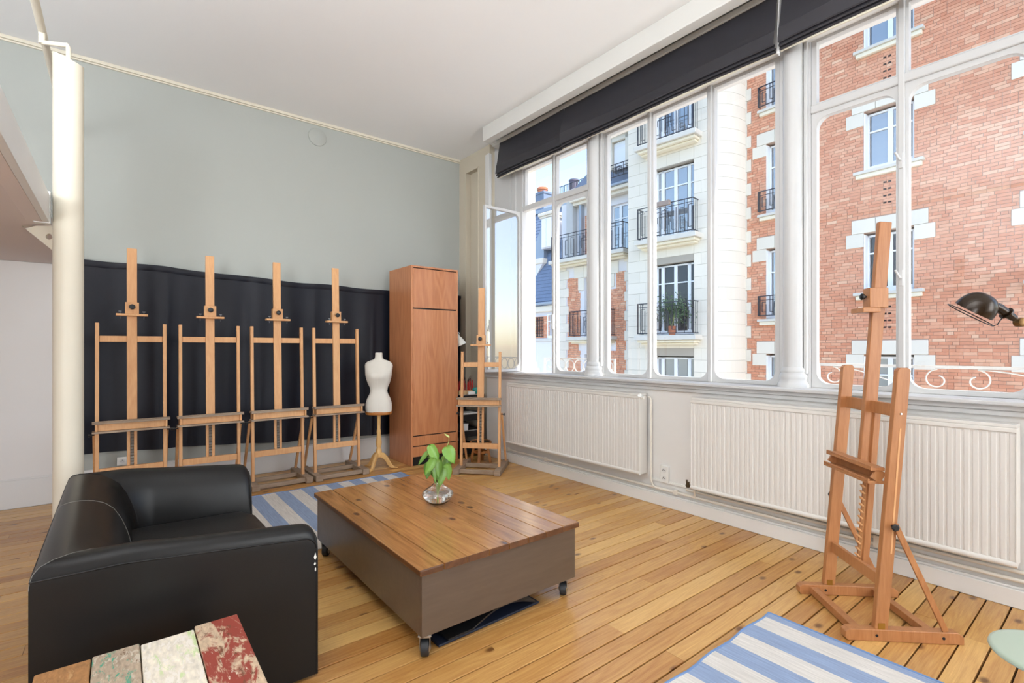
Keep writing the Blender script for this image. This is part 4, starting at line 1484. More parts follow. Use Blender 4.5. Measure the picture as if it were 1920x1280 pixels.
for (cx, cy, ang) in ((-BXs + 0.035, -BYs + 0.035, 0.98), (BXs - 0.045, -BYs + 0.05, 0.75), (-BXs + 0.04, BYs - 0.06, 0.9), (BXs - 0.05, BYs - 0.06, 0.3)):
    Mx = Matrix.Translation((cx, cy, 0)) @ Matrix.Rotation(ang, 4, 'Z')
    f = MB()
    f.box(-0.03, 0.03, -0.03, 0.03, 0.098, 0.105)
    for s in (-1, 1):
        f.prism([(-0.026, 0.1), (0.026, 0.1), (0.020, 0.045), (0.008, 0.028), (-0.008, 0.028), (-0.016, 0.045)], lambda a, z_, t, s=s: (a, s * (0.021 + 0.003 * t), z_))
    f.box(-0.026, 0.026, -0.024, 0.024, 0.092, 0.1)
    f.xf(Mx)
    cst = f.build('caster_fork', M_STEEL, tbl, bevel=0.001)
    w = MB()
    RX = Matrix.Rotation(PI / 2, 4, 'X')
    w.lathe([(0.034, -0.0185), (0.038, -0.015), (0.0385, 0.0), (0.038, 0.015), (0.034, 0.0185)], 24, M=RX)
    w.xf(Matrix.Translation((cx, cy, 0)) @ Matrix.Rotation(ang, 4, 'Z') @ Matrix.Translation((0, 0, 0.0385)))
    w.build('caster_wheel', M_RUBBER, cst, smooth=40)
    w = MB()
    w.lathe([(0.008, -0.027), (0.024, -0.018), (0.024, 0.018), (0.008, 0.027)], 18, M=RX)
    w.xf(Matrix.Translation((cx, cy, 0)) @ Matrix.Rotation(ang, 4, 'Z') @ Matrix.Translation((0, 0, 0.0385)))
    w.build('caster_hub', M_STEEL, cst, smooth=40)
# portfolios lying under the table
pf = MB().box(-0.33, 0.31, -0.25, 0.25, 0.0, 0.012)
o = pf.build('drawing_board', M_BOARD, None, (0, 0, 0), bevel=0.003)
o.location = (1.50, 2.30, 0.001); o.rotation_euler = (0, 0, R(1.5))
tag(o, 'dark blue drawing board lying flat on the floor under the coffee table', 'board')
b = MB()
rws = []
for k in range(13):
    x = -0.30 + 0.56 * k / 12
    zc = 0.016 + 0.055 * max(0.0, math.sin(PI * (k - 3) / 9)) if k >= 3 else 0.016
    rws.append([(x, -0.245, zc), (x, 0.2, zc * 0.9), (x, 0.2, zc * 0.9 + 0.009), (x, -0.245, zc + 0.009)])
b.grid(rws, closed=True)
b.add(rws[0], [(0, 1, 2, 3)]); b.add(rws[-1], [(0, 1, 2, 3)])
o = b.build('portfolio_folder', M_BLACK, None, (0, 0, 0), smooth=40)
o.location = (1.52, 2.29, 0.0015); o.rotation_euler = (0, 0, R(1.5))
tag(o, 'black warped portfolio folder on top of the board under the coffee table', 'folder')

# ---------------------------------------------------------------- vase with cuttings
VX, VY, VZ = 1.585, 2.765, 0.4215
vs = thing('glass_vase', 'squat clear glass vase on the coffee table', 'vase', (VX, VY, VZ))
outer = [(0.030, 0.0), (0.055, 0.006), (0.085, 0.03), (0.098, 0.052), (0.100, 0.062), (0.094, 0.076), (0.07, 0.096), (0.042, 0.114), (0.026, 0.13), (0.024, 0.142), (0.028, 0.152)]
inner = [(r_ - 0.004, z_ + (0.005 if z_ < 0.01 else 0)) for (r_, z_) in outer]
g = MB().lathe(outer + inner[::-1], 40, capb=False, capt=False)
nn = 40
g.f.append(tuple(range(nn - 1, -1, -1))); g.mi.append(0)
k0 = (len(outer) + len(inner) - 1) * nn
g.f.append(tuple(range(k0, k0 + nn))); g.mi.append(0)
g.build('glass_body', M_VASE, vs, smooth=70)
wt = [(0.025, 0.0065), (0.050, 0.0122), (0.0795, 0.0335), (0.0925, 0.053), (0.0945, 0.062), (0.088, 0.075)]
MB().lathe(wt, 40).build('water', M_WATER, vs, smooth=70)
pl = thing('pothos_cuttings', 'green heart-leaved pothos cuttings standing in the glass vase', 'plant', (VX, VY, VZ + 0.03))


def leaf(base, tip, width, nrm, curl=0.12):
    base, tip, nrm = Vector(base), Vector(tip), Vector(nrm).normalized()
    d = tip - base
    ln = d.length
    d.normalize()
    s = d.cross(nrm).normalized()
    n_ = s.cross(d).normalized()
    prof = [(0.0, 0.10), (0.03, 0.5), (0.1, 0.82), (0.22, 1.0), (0.38, 0.97), (0.55, 0.8), (0.72, 0.55), (0.87, 0.27), (1.0, 0.01)]
    rws = []
    for (t, w) in prof:
        row = []
        for q in (-1, -0.55, 0, 0.55, 1):
            back = -0.08 * ln * (abs(q) if t < 0.12 else 0)
            p = base + d * (ln * t + back) + s * (q * w * width / 2) + n_ * (abs(q) ** 1.5 * width * 0.16 - curl * ln * t * t)
            row.append(p)
        rws.append(row)
    return MB().grid(rws)


rt3 = (0.7846, -0.62, 0)
fw3 = (0.62, 0.7846, 0)


def L3(r_, u, f=0.0):
    return (rt3[0] * r_ + fw3[0] * f, rt3[1] * r_ + fw3[1] * f, u)


def toc(f=-1.0, r_=0.0, u=0.3):
    return Vector(L3(r_, u, f))


# (base, tip, width) in right/up metres about the vase axis (up above vase water)
LV = [((-0.045, 0.335, 0.0), (0.012, 0.225, -0.03), 0.062), ((0.055, 0.325, 0.0), (0.108, 0.225, -0.02), 0.082), ((0.005, 0.275, 0.02), (-0.075, 0.255, 0.03), 0.05),
      ((-0.055, 0.225, 0.0), (-0.062, 0.135, -0.04), 0.06), ((0.05, 0.265, 0.02), (0.058, 0.15, 0.0), 0.07), ((0.0, 0.235, -0.02), (-0.012, 0.11, -0.05), 0.05),
      ((0.03, 0.20, -0.02), (0.022, 0.09, -0.05), 0.065), ((-0.03, 0.22, 0.03), (-0.02, 0.11, 0.03), 0.07), ((-0.06, 0.30, -0.01), (-0.125, 0.215, -0.02), 0.03), ((-0.02, 0.26, -0.03), (-0.072, 0.16, -0.05), 0.055), ((0.02, 0.25, -0.04), (0.012, 0.14, -0.06), 0.05), ((0.06, 0.22, -0.01), (0.075, 0.12, -0.02), 0.055)]
for i, (ba, ti, wd) in enumerate(LV):
    lf = leaf(L3(*ba), L3(*ti), wd, toc(-1, 0.35 * math.sin(i * 2.3), 0.35))
    o = lf.build('leaf', M_LEAF, pl, fix=False, smooth=80)
    q = MB().tube([L3(0.0, -0.005, 0.0), L3(ba[0] * 0.25, ba[1] * 0.5, ba[2] * 0.3), L3(ba[0] * 0.7, ba[1] * 0.85, ba[2]), L3(*ba)], [0.0025, 0.0025, 0.002, 0.0016], 6)
    q.build('stem', M_STEM, pl, smooth=60)
MB().tube([L3(0.055, 0.325, 0), L3(0.07, 0.36, 0), L3(0.072, 0.39, 0)], 0.0018, 6).build('stem', M_STEM, pl, smooth=60)
leaf(L3(0.072, 0.392, 0), L3(0.04, 0.415, 0), 0.012, toc(-1, 0, 0.5)).build('leaf', M_STEM, pl, fix=False, smooth=80)

# ---------------------------------------------------------------- painted bench in the foreground
PB = [patchy('paint_bare_brown', [(srgb(170, 124, 78), 0, 1), (srgb(112, 70, 64), 0.60, 26), (srgb(196, 156, 108), 0.58, 40)], 40),
      patchy('paint_grey_teal', [(srgb(178, 160, 138), 0, 1), (srgb(84, 160, 132), 0.55, 46), (srgb(112, 82, 58), 0.59, 34), (srgb(206, 196, 178), 0.55, 60)], 45),
      patchy('paint_cream_green', [(srgb(230, 222, 204), 0, 1), (srgb(200, 216, 160), 0.53, 16), (srgb(140, 98, 62), 0.66, 28), (srgb(238, 232, 220), 0.52, 60)], 30),
      patchy('paint_red_flaked', [(srgb(196, 172, 144), 0, 1), (srgb(146, 62, 48), 0.45, 17), (srgb(108, 68, 44), 0.58, 38), (srgb(206, 192, 170), 0.60, 52), (srgb(110, 168, 150), 0.68, 34)], 40)]
bn = thing('painted_bench', 'rustic bench of flaking painted boards in the foreground beside the sofa', 'bench', (0.07, 1.55, 0))
xe = [-0.265, -0.135, -0.016, 0.132, 0.265]
for k in range(4):
    jx = (0.0, 0.006, -0.004, 0.010)[k]
    MB().box(xe[k] + 0.0015, xe[k + 1] - 0.0015, -0.55, 0.452 + jx, 0.415, 0.450 + (0, .001, -.001, .002)[k]).build('board', PB[k], bn, ((xe[k] + xe[k + 1]) / 2, -0.05, 0.43), bevel=0.004, seg=2)
MB().box(-0.22, 0.22, -0.48, 0.40, 0.36, 0.415).build('apron_frame', PB[0], bn, bevel=0.004)
for sx in (-0.2, 0.2):
    for sy in (-0.46, 0.38):
        MB().bar((sx, sy, 0.0), (sx, sy, 0.37), 0.055, 0.055).build('leg', PB[1 if sx < 0 else 3], bn, bevel=0.004)

# ---------------------------------------------------------------- rugs
def rug(name, x0, x1, y0, y1, off, label, z=0.002):
    t = thing(name, label, 'rug', (off, y0, z))
    n, m_ = 24, 10
    rg = random.Random(int(x0 * 100))
    rws = []
    for i in range(n + 1):
        row = []
        for j in range(m_ + 1):
            x = x0 + (x1 - x0) * i / n
            y = y0 + (y1 - y0) * j / m_ + (0.006 * math.sin(i * 1.3) if j in (0, m_) else 0)
            row.append((x - off, y - y0, 0.008 + 0.0015 * math.sin(i * 0.9 + j)))
        rws.append(row)
    b = MB().grid(rws)
    lo = [[(p[0], p[1], 0.0) for p in r_] for r_ in rws]
    for e in (0, -1):
        b.grid([rws[e], lo[e]])
    b.grid([[r_[0] for r_ in rws], [r_[0] for r_ in lo]]).grid([[r_[-1] for r_ in rws], [r_[-1] for r_ in lo]])
    b.build('weave', M_RUG, t, smooth=60)
    MB().tube([Vector(r_[-1]) + Vector((0, 0, -0.001)) for r_ in rws], 0.006, 6).build('bound_edge', M_BLUEP, t, smooth=60)
    MB().tube([Vector(p) + Vector((0, 0, -0.001)) for p in rws[-1]], 0.006, 6).build('bound_edge', M_BLUEP, t, smooth=60)
    return t


rug('striped_rug', 1.02, 2.69, -1.2, 1.222, 2.165 + 0.0, 'blue and cream striped flatweave rug in front of the window easel')
rug('striped_rug', 0.72, 2.50, 3.56, 5.19, 1.43, 'blue and cream striped flatweave rug between sofa and coffee table by the easel row')

# ---------------------------------------------------------------- easels
M_DSTEEL = mat('dull_steel', srgb(110, 110, 112), 0.45, metal=0.8)


def make_easel(name, label, group, top=2.31, up=1.63, cross=1.49, tray=0.73, low=0.33, hw=0.242):
    t = thing(name, label, 'easel', (0, 0, 0), 0, group)
    lean = lambda z: -0.03 + 0.06 * (z - 0.06) / (up - 0.06)
    for s in (-1, 1):
        MB().box(s * (hw + 0.012) - 0.036, s * (hw + 0.012) + 0.036, -0.23, 0.35, 0.0, 0.062).build('foot', M_EASELW, t, bevel=0.006)
        MB().bar((s * hw, lean(0.06), 0.06), (s * hw, lean(up), up), 0.028, 0.040, (0, 1, 0)).build('upright', M_EASEL, t, bevel=0.003)
        MB().bar((s * (hw + 0.02), 0.31, 0.06), (s * (hw + 0.02), lean(0.66) + 0.025, 0.66), 0.022, 0.032, (0, 1, 0)).build('brace', M_EASEL, t, bevel=0.003)
        MB().tube([(s * (hw + 0.018), lean(0.66), 0.655), (s * (hw + 0.055), lean(0.66), 0.655)], [0.006, 0.006], 8).tube([(s * (hw + 0.045), lean(0.66), 0.655), (s * (hw + 0.06), lean(0.66), 0.655)], 0.014, 8).build('wing_nut', M_BLACK, t)
    MB().box(-hw - 0.01, hw + 0.01, -0.20, -0.155, 0.012, 0.052).build('stretcher', M_EASELW, t, bevel=0.004)
    MB().box(-hw - 0.01, hw + 0.01, 0.10, 0.14, 0.014, 0.056).build('stretcher', M_EASELW, t, bevel=0.004)
    MB().box(-hw + 0.015, hw - 0.015, lean(low) - 0.012, lean(low) + 0.014, low - 0.03, low + 0.03).build('lower_crossbar', M_EASEL, t, bevel=0.003)
    MB().box(-hw + 0.015, hw - 0.015, lean(cross) - 0.0, lean(cross) + 0.024, cross - 0.027, cross + 0.027).build('upper_crossbar', M_EASEL, t, bevel=0.003)
    mz = lambda z: -0.035 + 0.06 * (z - 0.06) / (up - 0.06)
    MB().bar((0, mz(tray), tray), (0, mz(top), top), 0.074, 0.026, (0, 1, 0)).build('mast', M_EASEL, t, bevel=0.003)
    for s in (-1, 1):
        MB().bar((s * 0.025, mz(low) + 0.02, low - 0.03), (s * 0.025, mz(tray) + 0.015, tray), 0.024, 0.024, (0, 1, 0)).build('lower_mast_rail', M_EASEL, t, bevel=0.002)
    rk = MB()
    n = 14
    for k in range(n):
        z = low + 0.02 + (tray - low - 0.04) * k / n
        rk.add([(-0.012, mz(z) + 0.006, z), (0.012, mz(z) + 0.006, z), (0.012, mz(z) - 0.006, z + 0.022), (-0.012, mz(z) - 0.006, z + 0.022), (-0.012, mz(z) + 0.02, z), (0.012, mz(z) + 0.02, z), (0.012, mz(z) + 0.02, z + 0.024), (-0.012, mz(z) + 0.02, z + 0.024)],
               [(0, 1, 2, 3), (4, 5, 6, 7), (0, 1, 5, 4), (1, 2, 6, 5), (2, 3, 7, 6), (3, 0, 4, 7)])
    rk.build('toothed_rack', M_STEEL, t)
    # tray: upper ledge, box, lower ledge
    tw = hw + 0.032
    MB().box(-tw, tw, -0.125, -0.02, tray + 0.025, tray + 0.043).box(-tw, tw, -0.128, -0.115, tray + 0.043, tray + 0.052).build('tray_top', M_EASELW, t, bevel=0.003)
    MB().box(-tw + 0.02, tw - 0.02, -0.095, -0.075, tray - 0.035, tray + 0.025).box(-tw + 0.02, -tw + 0.036, -0.12, -0.03, tray - 0.035, tray + 0.025).box(tw - 0.036, tw - 0.02, -0.12, -0.03, tray - 0.035, tray + 0.025).build('tray_box', M_EASEL, t, bevel=0.002)
    MB().box(-tw, tw, -0.135, -0.03, tray - 0.052, tray - 0.036).build('tray_ledge', M_EASELW, t, bevel=0.003)
    # canvas holder
    cz = up + 0.135
    y0 = mz(cz)
    MB().box(-0.050, 0.050, y0 - 0.034, y0 + 0.022, cz - 0.05, cz + 0.055).build('clamp_block', M_EASEL, t, bevel=0.003)
    MB().box(-0.115, 0.115, y0 - 0.07, y0 + 0.005, cz - 0.07, cz - 0.05).build('clamp_ledge', M_EASEL, t, bevel=0.003)
    RX = Matrix.Rotation(PI / 2, 4, 'X')
    kn = MB().lathe([(0.006, 0.0), (0.006, 0.02), (0.02, 0.022), (0.024, 0.03), (0.022, 0.042), (0.012, 0.046)], 12, (0, y0 - 0.034, cz + 0.012), M=RX)
    kn.build('knob', M_BLACK, t, smooth=40)
    for s in (-1, 1):
        MB().tube([(s * 0.085, y0 - 0.05, cz - 0.095), (s * 0.085, y0 - 0.05, cz - 0.03)], 0.003, 6).bar((s * 0.085 - 0.011, y0 - 0.05, cz - 0.030), (s * 0.085 + 0.011, y0 - 0.05, cz - 0.030), 0.004, 0.008).build('wing_screw', M_DSTEEL, t)
    return t


GRP = 'studio easels lined up before the black curtain'
e1 = make_easel('studio_easel', 'paint-worn beech studio easel nearest the round column, leftmost before the black curtain', GRP)
e1.location = (0.095, 5.63, 0); e1.rotation_euler = (0, 0, R(0.5))
copy_tree(e1, (0.70, 5.62, 0), R(-1.0), 'beech studio easel second from the column before the black curtain, partly behind the sofa arm')
copy_tree(e1, (1.308, 5.61, 0), R(0.8), 'beech studio easel third from the column before the black curtain, feet visible beyond the sofa')
copy_tree(e1, (1.918, 5.60, 0), R(-0.3), 'beech studio easel nearest the dress form, rightmost before the black curtain')
e5 = make_easel('studio_easel', 'beech studio easel turned in the corner between wardrobe and open casement', None, top=2.11, up=1.37, cross=1.22, tray=0.80, low=0.29, hw=0.222)
e5.location = (3.27, 4.72, 0); e5.rotation_euler = (0, 0, R(-47))

# foreground easel
fe = thing('window_easel', 'reddish new beech easel leaning before the right radiator', 'easel', (3.113, 0.879, 0), R(-133.07))
FL = lambda z: -0.105 + 0.105 * (z - 0.055) / 1.25
for s in (-1, 1):
    x = s * 0.225
    ft = MB().prism([(-0.272, 0.012), (-0.262, 0.0), (0.262, 0.0), (0.262, 0.035), (0.235, 0.056), (-0.255, 0.056), (-0.272, 0.042)], lambda a, z, t, x=x: (x - 0.022 + 0.044 * t, a, z))
    f_ = ft.build('foot', M_BEECH, fe, bevel=0.003)
    for yy in (-0.13, 0.17):
        MB().tube([(x + 0.021 * 1, yy, 0.028), (x + 0.0235, yy, 0.028)], 0.007, 8).tube([(x - 0.021, yy, 0.028), (x - 0.0235, yy, 0.028)], 0.007, 8).build('screw', M_BLACKM, f_)
    # upright board with rounded head
    up_ = MB()
    hw_, zt_ = 0.030, 1.31
    pts = [(-hw_, 0.056), (hw_, 0.056), (hw_, zt_ - 0.012), (hw_ - 0.012, zt_), (-hw_ + 0.012, zt_), (-hw_, zt_ - 0.012)]
    up_.prism(pts, lambda a, z, t, x=x: (x - 0.015 + 0.030 * t, a + FL(z), z))
    u_ = up_.build('upright', M_BEECH, fe, bevel=0.003)
    MB().bar((x + 0.0155 * s, FL(0.5) + 0.006, 0.42), (x + 0.0155 * s, FL(1.0) + 0.006, 1.02), 0.002, 0.008, (0, 1, 0)).build('slot', M_EASEL, u_)
    MB().bar((x, FL(0.06) + 0.0, 0.056), (x, FL(0.06) + 0.0, 0.085), 0.034, 0.030).build('brass_hinge', mat('brass%d' % (s + 2), srgb(170, 130, 60), 0.35, metal=0.9), u_)
    MB().bar((x + s * 0.026, FL(0.555) + 0.012, 0.565), (x + s * 0.012, 0.185, 0.056), 0.012, 0.026, (0, 1, 0)).build('brace', M_BEECH, fe, bevel=0.002)
    RYm = Matrix.Rotation(s * PI / 2, 4, 'Y')
    MB().lathe([(0.004, 0.0), (0.004, 0.02), (0.016, 0.022), (0.018, 0.03), (0.012, 0.036)], 8, (x + s * 0.02, FL(0.56), 0.555), M=RYm).build('knob', M_BLACK, fe)
    MB().lathe([(0.006, 0.0), (0.005, 0.006)], 8, (x + s * 0.0155, FL(1.09), 1.09), M=RYm).build('bolt', M_STEEL, fe)
MB().box(-0.21, 0.21, -0.215, -0.175, 0.008, 0.045).build('stretcher', M_BEECH, fe, bevel=0.003)
MB().box(-0.21, 0.21, 0.12, 0.16, 0.008, 0.045).build('stretcher', M_BEECH, fe, bevel=0.003)
MB().bar((-0.212, FL(0.275), 0.275), (0.212, FL(0.275), 0.275), 0.022, 0.058).build('lower_crossbar', M_BEECH, fe, bevel=0.003)
MB().bar((-0.212, FL(1.10) + 0.012, 1.10), (0.212, FL(1.10) + 0.012, 1.10), 0.022, 0.062).build('upper_crossbar', M_BEECH, fe, bevel=0.003)
mst = MB()
FM = lambda z: -0.078 + 0.135 * (z - 0.29) / 1.77
mst.bar((0, FM(0.80), 0.80), (0, FM(2.065), 2.065), 0.030, 0.062, (0, 1, 0))
mst.build('mast', M_BEECH, fe, bevel=0.004)
for s in (-1, 1):
    MB().bar((s * 0.020, FM(0.26) + 0.028, 0.26), (s * 0.020, FM(1.10) + 0.028, 1.10), 0.016, 0.03, (0, 1, 0)).build('guide_rail', M_BEECH, fe, bevel=0.002)
rk = MB()
for k in range(13):
    z = 0.31 + 0.033 * k
    rk.tube([(-0.012, FM(z) + 0.005, z), (-0.006, FM(z) - 0.006, z + 0.012), (0.006, FM(z) - 0.006, z + 0.012), (0.012, FM(z) + 0.005, z)], 0.005, 6)
rk.bar((0, FM(0.29) + 0.012, 0.29), (0, FM(0.74) + 0.012, 0.74), 0.022, 0.006, (0, 1, 0))
rk.build('toothed_rack', M_EASEL, fe)
yt = FL(0.78)
MB().box(-0.20, 0.20, yt - 0.085, yt - 0.02, 0.806, 0.822).box(-0.20, 0.20, yt - 0.085, yt - 0.072, 0.822, 0.829).build('tray_top', M_BEECH, fe, bevel=0.002)
MB().box(-0.20, 0.20, yt - 0.10, yt - 0.02, 0.742, 0.756).box(-0.20, 0.20, yt - 0.10, yt - 0.09, 0.756, 0.766).build('tray_ledge', M_BEECH, fe, bevel=0.002)
MB().bar((-0.19, yt - 0.062, 0.758), (-0.19, yt - 0.03, 0.806), 0.012, 0.05).bar((0.19, yt - 0.062, 0.758), (0.19, yt - 0.03, 0.806), 0.012, 0.05).bar((-0.19, yt - 0.035, 0.782), (0.19, yt - 0.035, 0.782), 0.010, 0.048).build('tray_box', M_BEECH, fe, bevel=0.002)
cz = 1.665
MB().box(-0.030, 0.030, FM(cz) - 0.058, FM(cz) + 0.034, cz - 0.05, cz + 0.055).build('clamp_block', M_BEECH, fe, bevel=0.003)
MB().box(-0.055, 0.055, FM(cz) - 0.105, FM(cz) - 0.02, cz - 0.075, cz - 0.05).build('clamp_ledge', M_BEECH, fe, bevel=0.003)
RX = Matrix.Rotation(PI / 2, 4, 'X')
MB().lathe([(0.005, 0.0), (0.005, 0.012), (0.016, 0.014), (0.018, 0.024), (0.010, 0.03)], 10, (0, FM(cz) - 0.058, cz + 0.01), M=RX).build('knob', M_BLACK, fe, smooth=40)

# ---------------------------------------------------------------- dress form
df = thing('dress_form', 'cream linen dress form on turned wooden tripod beside the wardrobe', 'dress form', (2.405, 5.575, 0), R(-30))
# (z, half width, half depth, shift y)
RG = [(0.665, 0.148, 0.105, 0.0), (0.70, 0.152, 0.108, 0.0), (0.76, 0.150, 0.106, 0.0), (0.82, 0.132, 0.094, 0.0), (0.87, 0.106, 0.08, 0.0), (0.905, 0.096, 0.074, 0.0), (0.95, 0.103, 0.079, 0.002), (1.00, 0.126, 0.092, -0.004),
      (1.05, 0.140, 0.112, -0.014), (1.09, 0.149, 0.122, -0.020), (1.13, 0.153, 0.114, -0.014), (1.17, 0.157, 0.096, -0.004), (1.205, 0.160, 0.082, 0.004), (1.23, 0.153, 0.070, 0.008), (1.25, 0.130, 0.060, 0.010), (1.265, 0.095, 0.052, 0.010), (1.275, 0.062, 0.048, 0.008), (1.29, 0.047, 0.045, 0.004), (1.32, 0.042, 0.042, 0.0), (1.352, 0.041, 0.041, -0.002), (1.358, 0.034, 0.034, -0.002)]
n = 36
rws = []
for (z, a, b_, sy) in RG:
    row = []
    for j in range(n):
        t = 2 * PI * j / n
        c, s = math.cos(t), math.sin(t)
        e = 0.85
        x = a * math.copysign(abs(c) ** e, c)
        y = b_ * math.copysign(abs(s) ** e, s) + sy
        if 1.02 < z < 1.16 and s < 0:      # two busts on the front side
            w = math.exp(-((z - 1.09) / 0.035) ** 2)
            y -= 0.022 * w * (math.exp(-((x - 0.062) / 0.035) ** 2) + math.exp(-((x + 0.062) / 0.035) ** 2))
        row.append((x, y, z))
    rws.append(row)
bd = MB().grid(rws, closed=True)
bd.add(rws[0], [tuple(range(n - 1, -1, -1))]); bd.add(rws[-1], [tuple(range(n))])
bdo = bd.build('torso', M_LINEN, df, smooth=70)
for j in (0, 9, 18, 27):
    MB().tube([Vector(r_[j]) * 1.0 for r_ in rws[:18]], 0.0012, 5).build('seam', M_LINEN, bdo)
MB().lathe([(1.0, 0.632), (1.03, 0.64), (1.04, 0.655), (1.02, 0.668)], 36, M=Matrix.Diagonal((0.148, 0.105, 1, 1))).build('wooden_rim', wood('rim_wood', srgb(150, 90, 36), srgb(190, 124, 56), 'x', objvar=0.02), df, smooth=50)
MB().lathe([(0.024, 0.632), (0.021, 0.6), (0.019, 0.46), (0.024, 0.44), (0.026, 0.42), (0.022, 0.40), (0.028, 0.36), (0.034, 0.30), (0.030, 0.26), (0.022, 0.235), (0.034, 0.215), (0.036, 0.19), (0.03, 0.13)][::-1], 20).build('turned_post', M_HONEY, df, smooth=50)
for k, a in enumerate((R(0), R(150), R(255))):
    leg = [(0.02, 0.185), (0.065, 0.175), (0.105, 0.13), (0.135, 0.075), (0.165, 0.03), (0.205, 0.013), (0.225, 0.012)]
    lo = [(0.02, 0.12), (0.05, 0.118), (0.08, 0.085), (0.108, 0.035), (0.14, 0.002), (0.19, 0.0), (0.225, 0.0)]
    poly = lo + leg[::-1]
    b = MB().prism(poly, lambda p_, z, t: (p_, -0.014 + 0.028 * t, z))
    b.xf(Matrix.Rotation(a + R(30) - R(38), 4, 'Z'))
    b.build('leg', M_HONEY, df, bevel=0.006, seg=2, smooth=50)

# ---------------------------------------------------------------- wardrobe
wd = thing('wardrobe', 'tall narrow teak veneer wardrobe beside the dress form', 'wardrobe', (3.055, 5.72, 0))
WX0, WX1, WY0, WY1, WH = -0.325, 0.325, -0.335, 0.275, 2.40
MB().box(WX0, WX0 + 0.02, WY0, WY1, 0.0, WH).build('side_panel', M_TEAK, wd, bevel=0.002)
MB().box(WX1 - 0.02, WX1, WY0, WY1, 0.0, WH).build('side_panel', M_TEAK, wd, bevel=0.002)
MB().box(WX0 + 0.02, WX1 - 0.02, WY0, WY1, WH - 0.022, WH).build('top_panel', M_TEAK, wd, bevel=0.002)
MB().box(WX0 + 0.02, WX1 - 0.02, WY1 - 0.012, WY1, 0.0, WH - 0.022).build('back_panel', M_TEAK, wd)
MB().box(WX0 + 0.02, WX1 - 0.02, WY0 + 0.03, WY0 + 0.045, 0.0, 0.095).build('plinth', M_BLACK, wd)
MB().box(WX0 + 0.02, WX1 - 0.02, WY0 + 0.025, WY0 + 0.05, 0.095, WH - 0.022).build('carcass_shade', M_BLACK, wd)  # black sheet standing in for the shadow in the door gaps
for (za, zb, nm) in ((1.895, 2.368, 'upper_door'), (0.362, 1.880, 'lower_door')):
    MB().box(WX0 + 0.022, WX1 - 0.022, WY0 + 0.002, WY0 + 0.022, za, zb).build(nm, M_TEAK, wd, bevel=0.003)
    MB().box(WX0 + 0.022, WX0 + 0.03, WY0 - 0.004, WY0 + 0.02, za, zb).build('finger_edge', M_TEAK, wd, bevel=0.002)
for (za, zb) in ((0.238, 0.350), (0.108, 0.226)):
    MB().box(WX0 + 0.022, WX1 - 0.022, WY0 + 0.002, WY0 + 0.022, za, zb).build('drawer_front', M_TEAK, wd, bevel=0.003)

# ---------------------------------------------------------------- curtain along the back wall
ct = thing('black_curtain', 'long black cloth curtain covering the lower back wall behind easels', 'curtain', (1.8, 6.09, 0.3))
NX, NZ = 220, 14
rc = random.Random(3)
ph = [rc.uniform(0, 6.28) for _ in range(8)]
rws = []
for i in range(NX + 1):
    u = i / NX
    x = -0.34 + (3.87 + 0.34) * u
    ztop = 2.235 - 0.085 * min(1.0, (x + 0.26) / 3.0) + 0.012 * math.sin(x * 5.1) * math.sin(x * 2.3 + 1) + (0.03 * max(0, (x - 3.2)))
    zbot = 0.43 - 0.14 * min(1.0, max(0, (x + 0.26) / 3.0)) + 0.006 * math.sin(3 * x)
    row = []
    for j in range(NZ + 1):
        v = j / NZ
        amp = 0.014 + 0.030 * v
        w = math.sin(x * 11 + ph[0] + 0.6 * math.sin(x * 1.7)) * 0.5 + math.sin(x * 21 + ph[1] + v) * 0.22 + math.sin(x * 6.2 + ph[2]) * 0.5
        sharp = -0.022 * math.exp(-((math.fmod(x + 5 + 0.05 * v, 0.72) - 0.36) / 0.02) ** 2) * v
        sag = 0.008 * math.sin(v * 9 + x * 3 + ph[3])
        z = ztop + (zbot - ztop) * v
        if j == 0: pass
        row.append((x - 1.8, amp * w + sharp + sag * 0.4 - 0.01 * v, z - 0.3))
    rws.append(row)
MB().grid(rws).build('cloth', M_CURT, ct, smooth=80, fix=False)
hem = [[Vector(r_[0]) + Vector((0, -0.012, 0.0)), Vector(r_[0]) + Vector((0, -0.016, -0.03 - 0.01 * math.sin(i * 0.7))), Vector(r_[0]) + Vector((0, -0.004, -0.06))] for i, r_ in enumerate(rws)]
MB().grid(hem).build('rod_pocket', M_CURT, ct, smooth=80, fix=False)
MB().tube([Vector(rws[i][0]) + Vector((0, 0.0, -0.012)) for i in range(0, NX + 1, 10)], 0.009, 8).build('rod', M_BLACKM, ct, smooth=60)

# ---------------------------------------------------------------- blinds


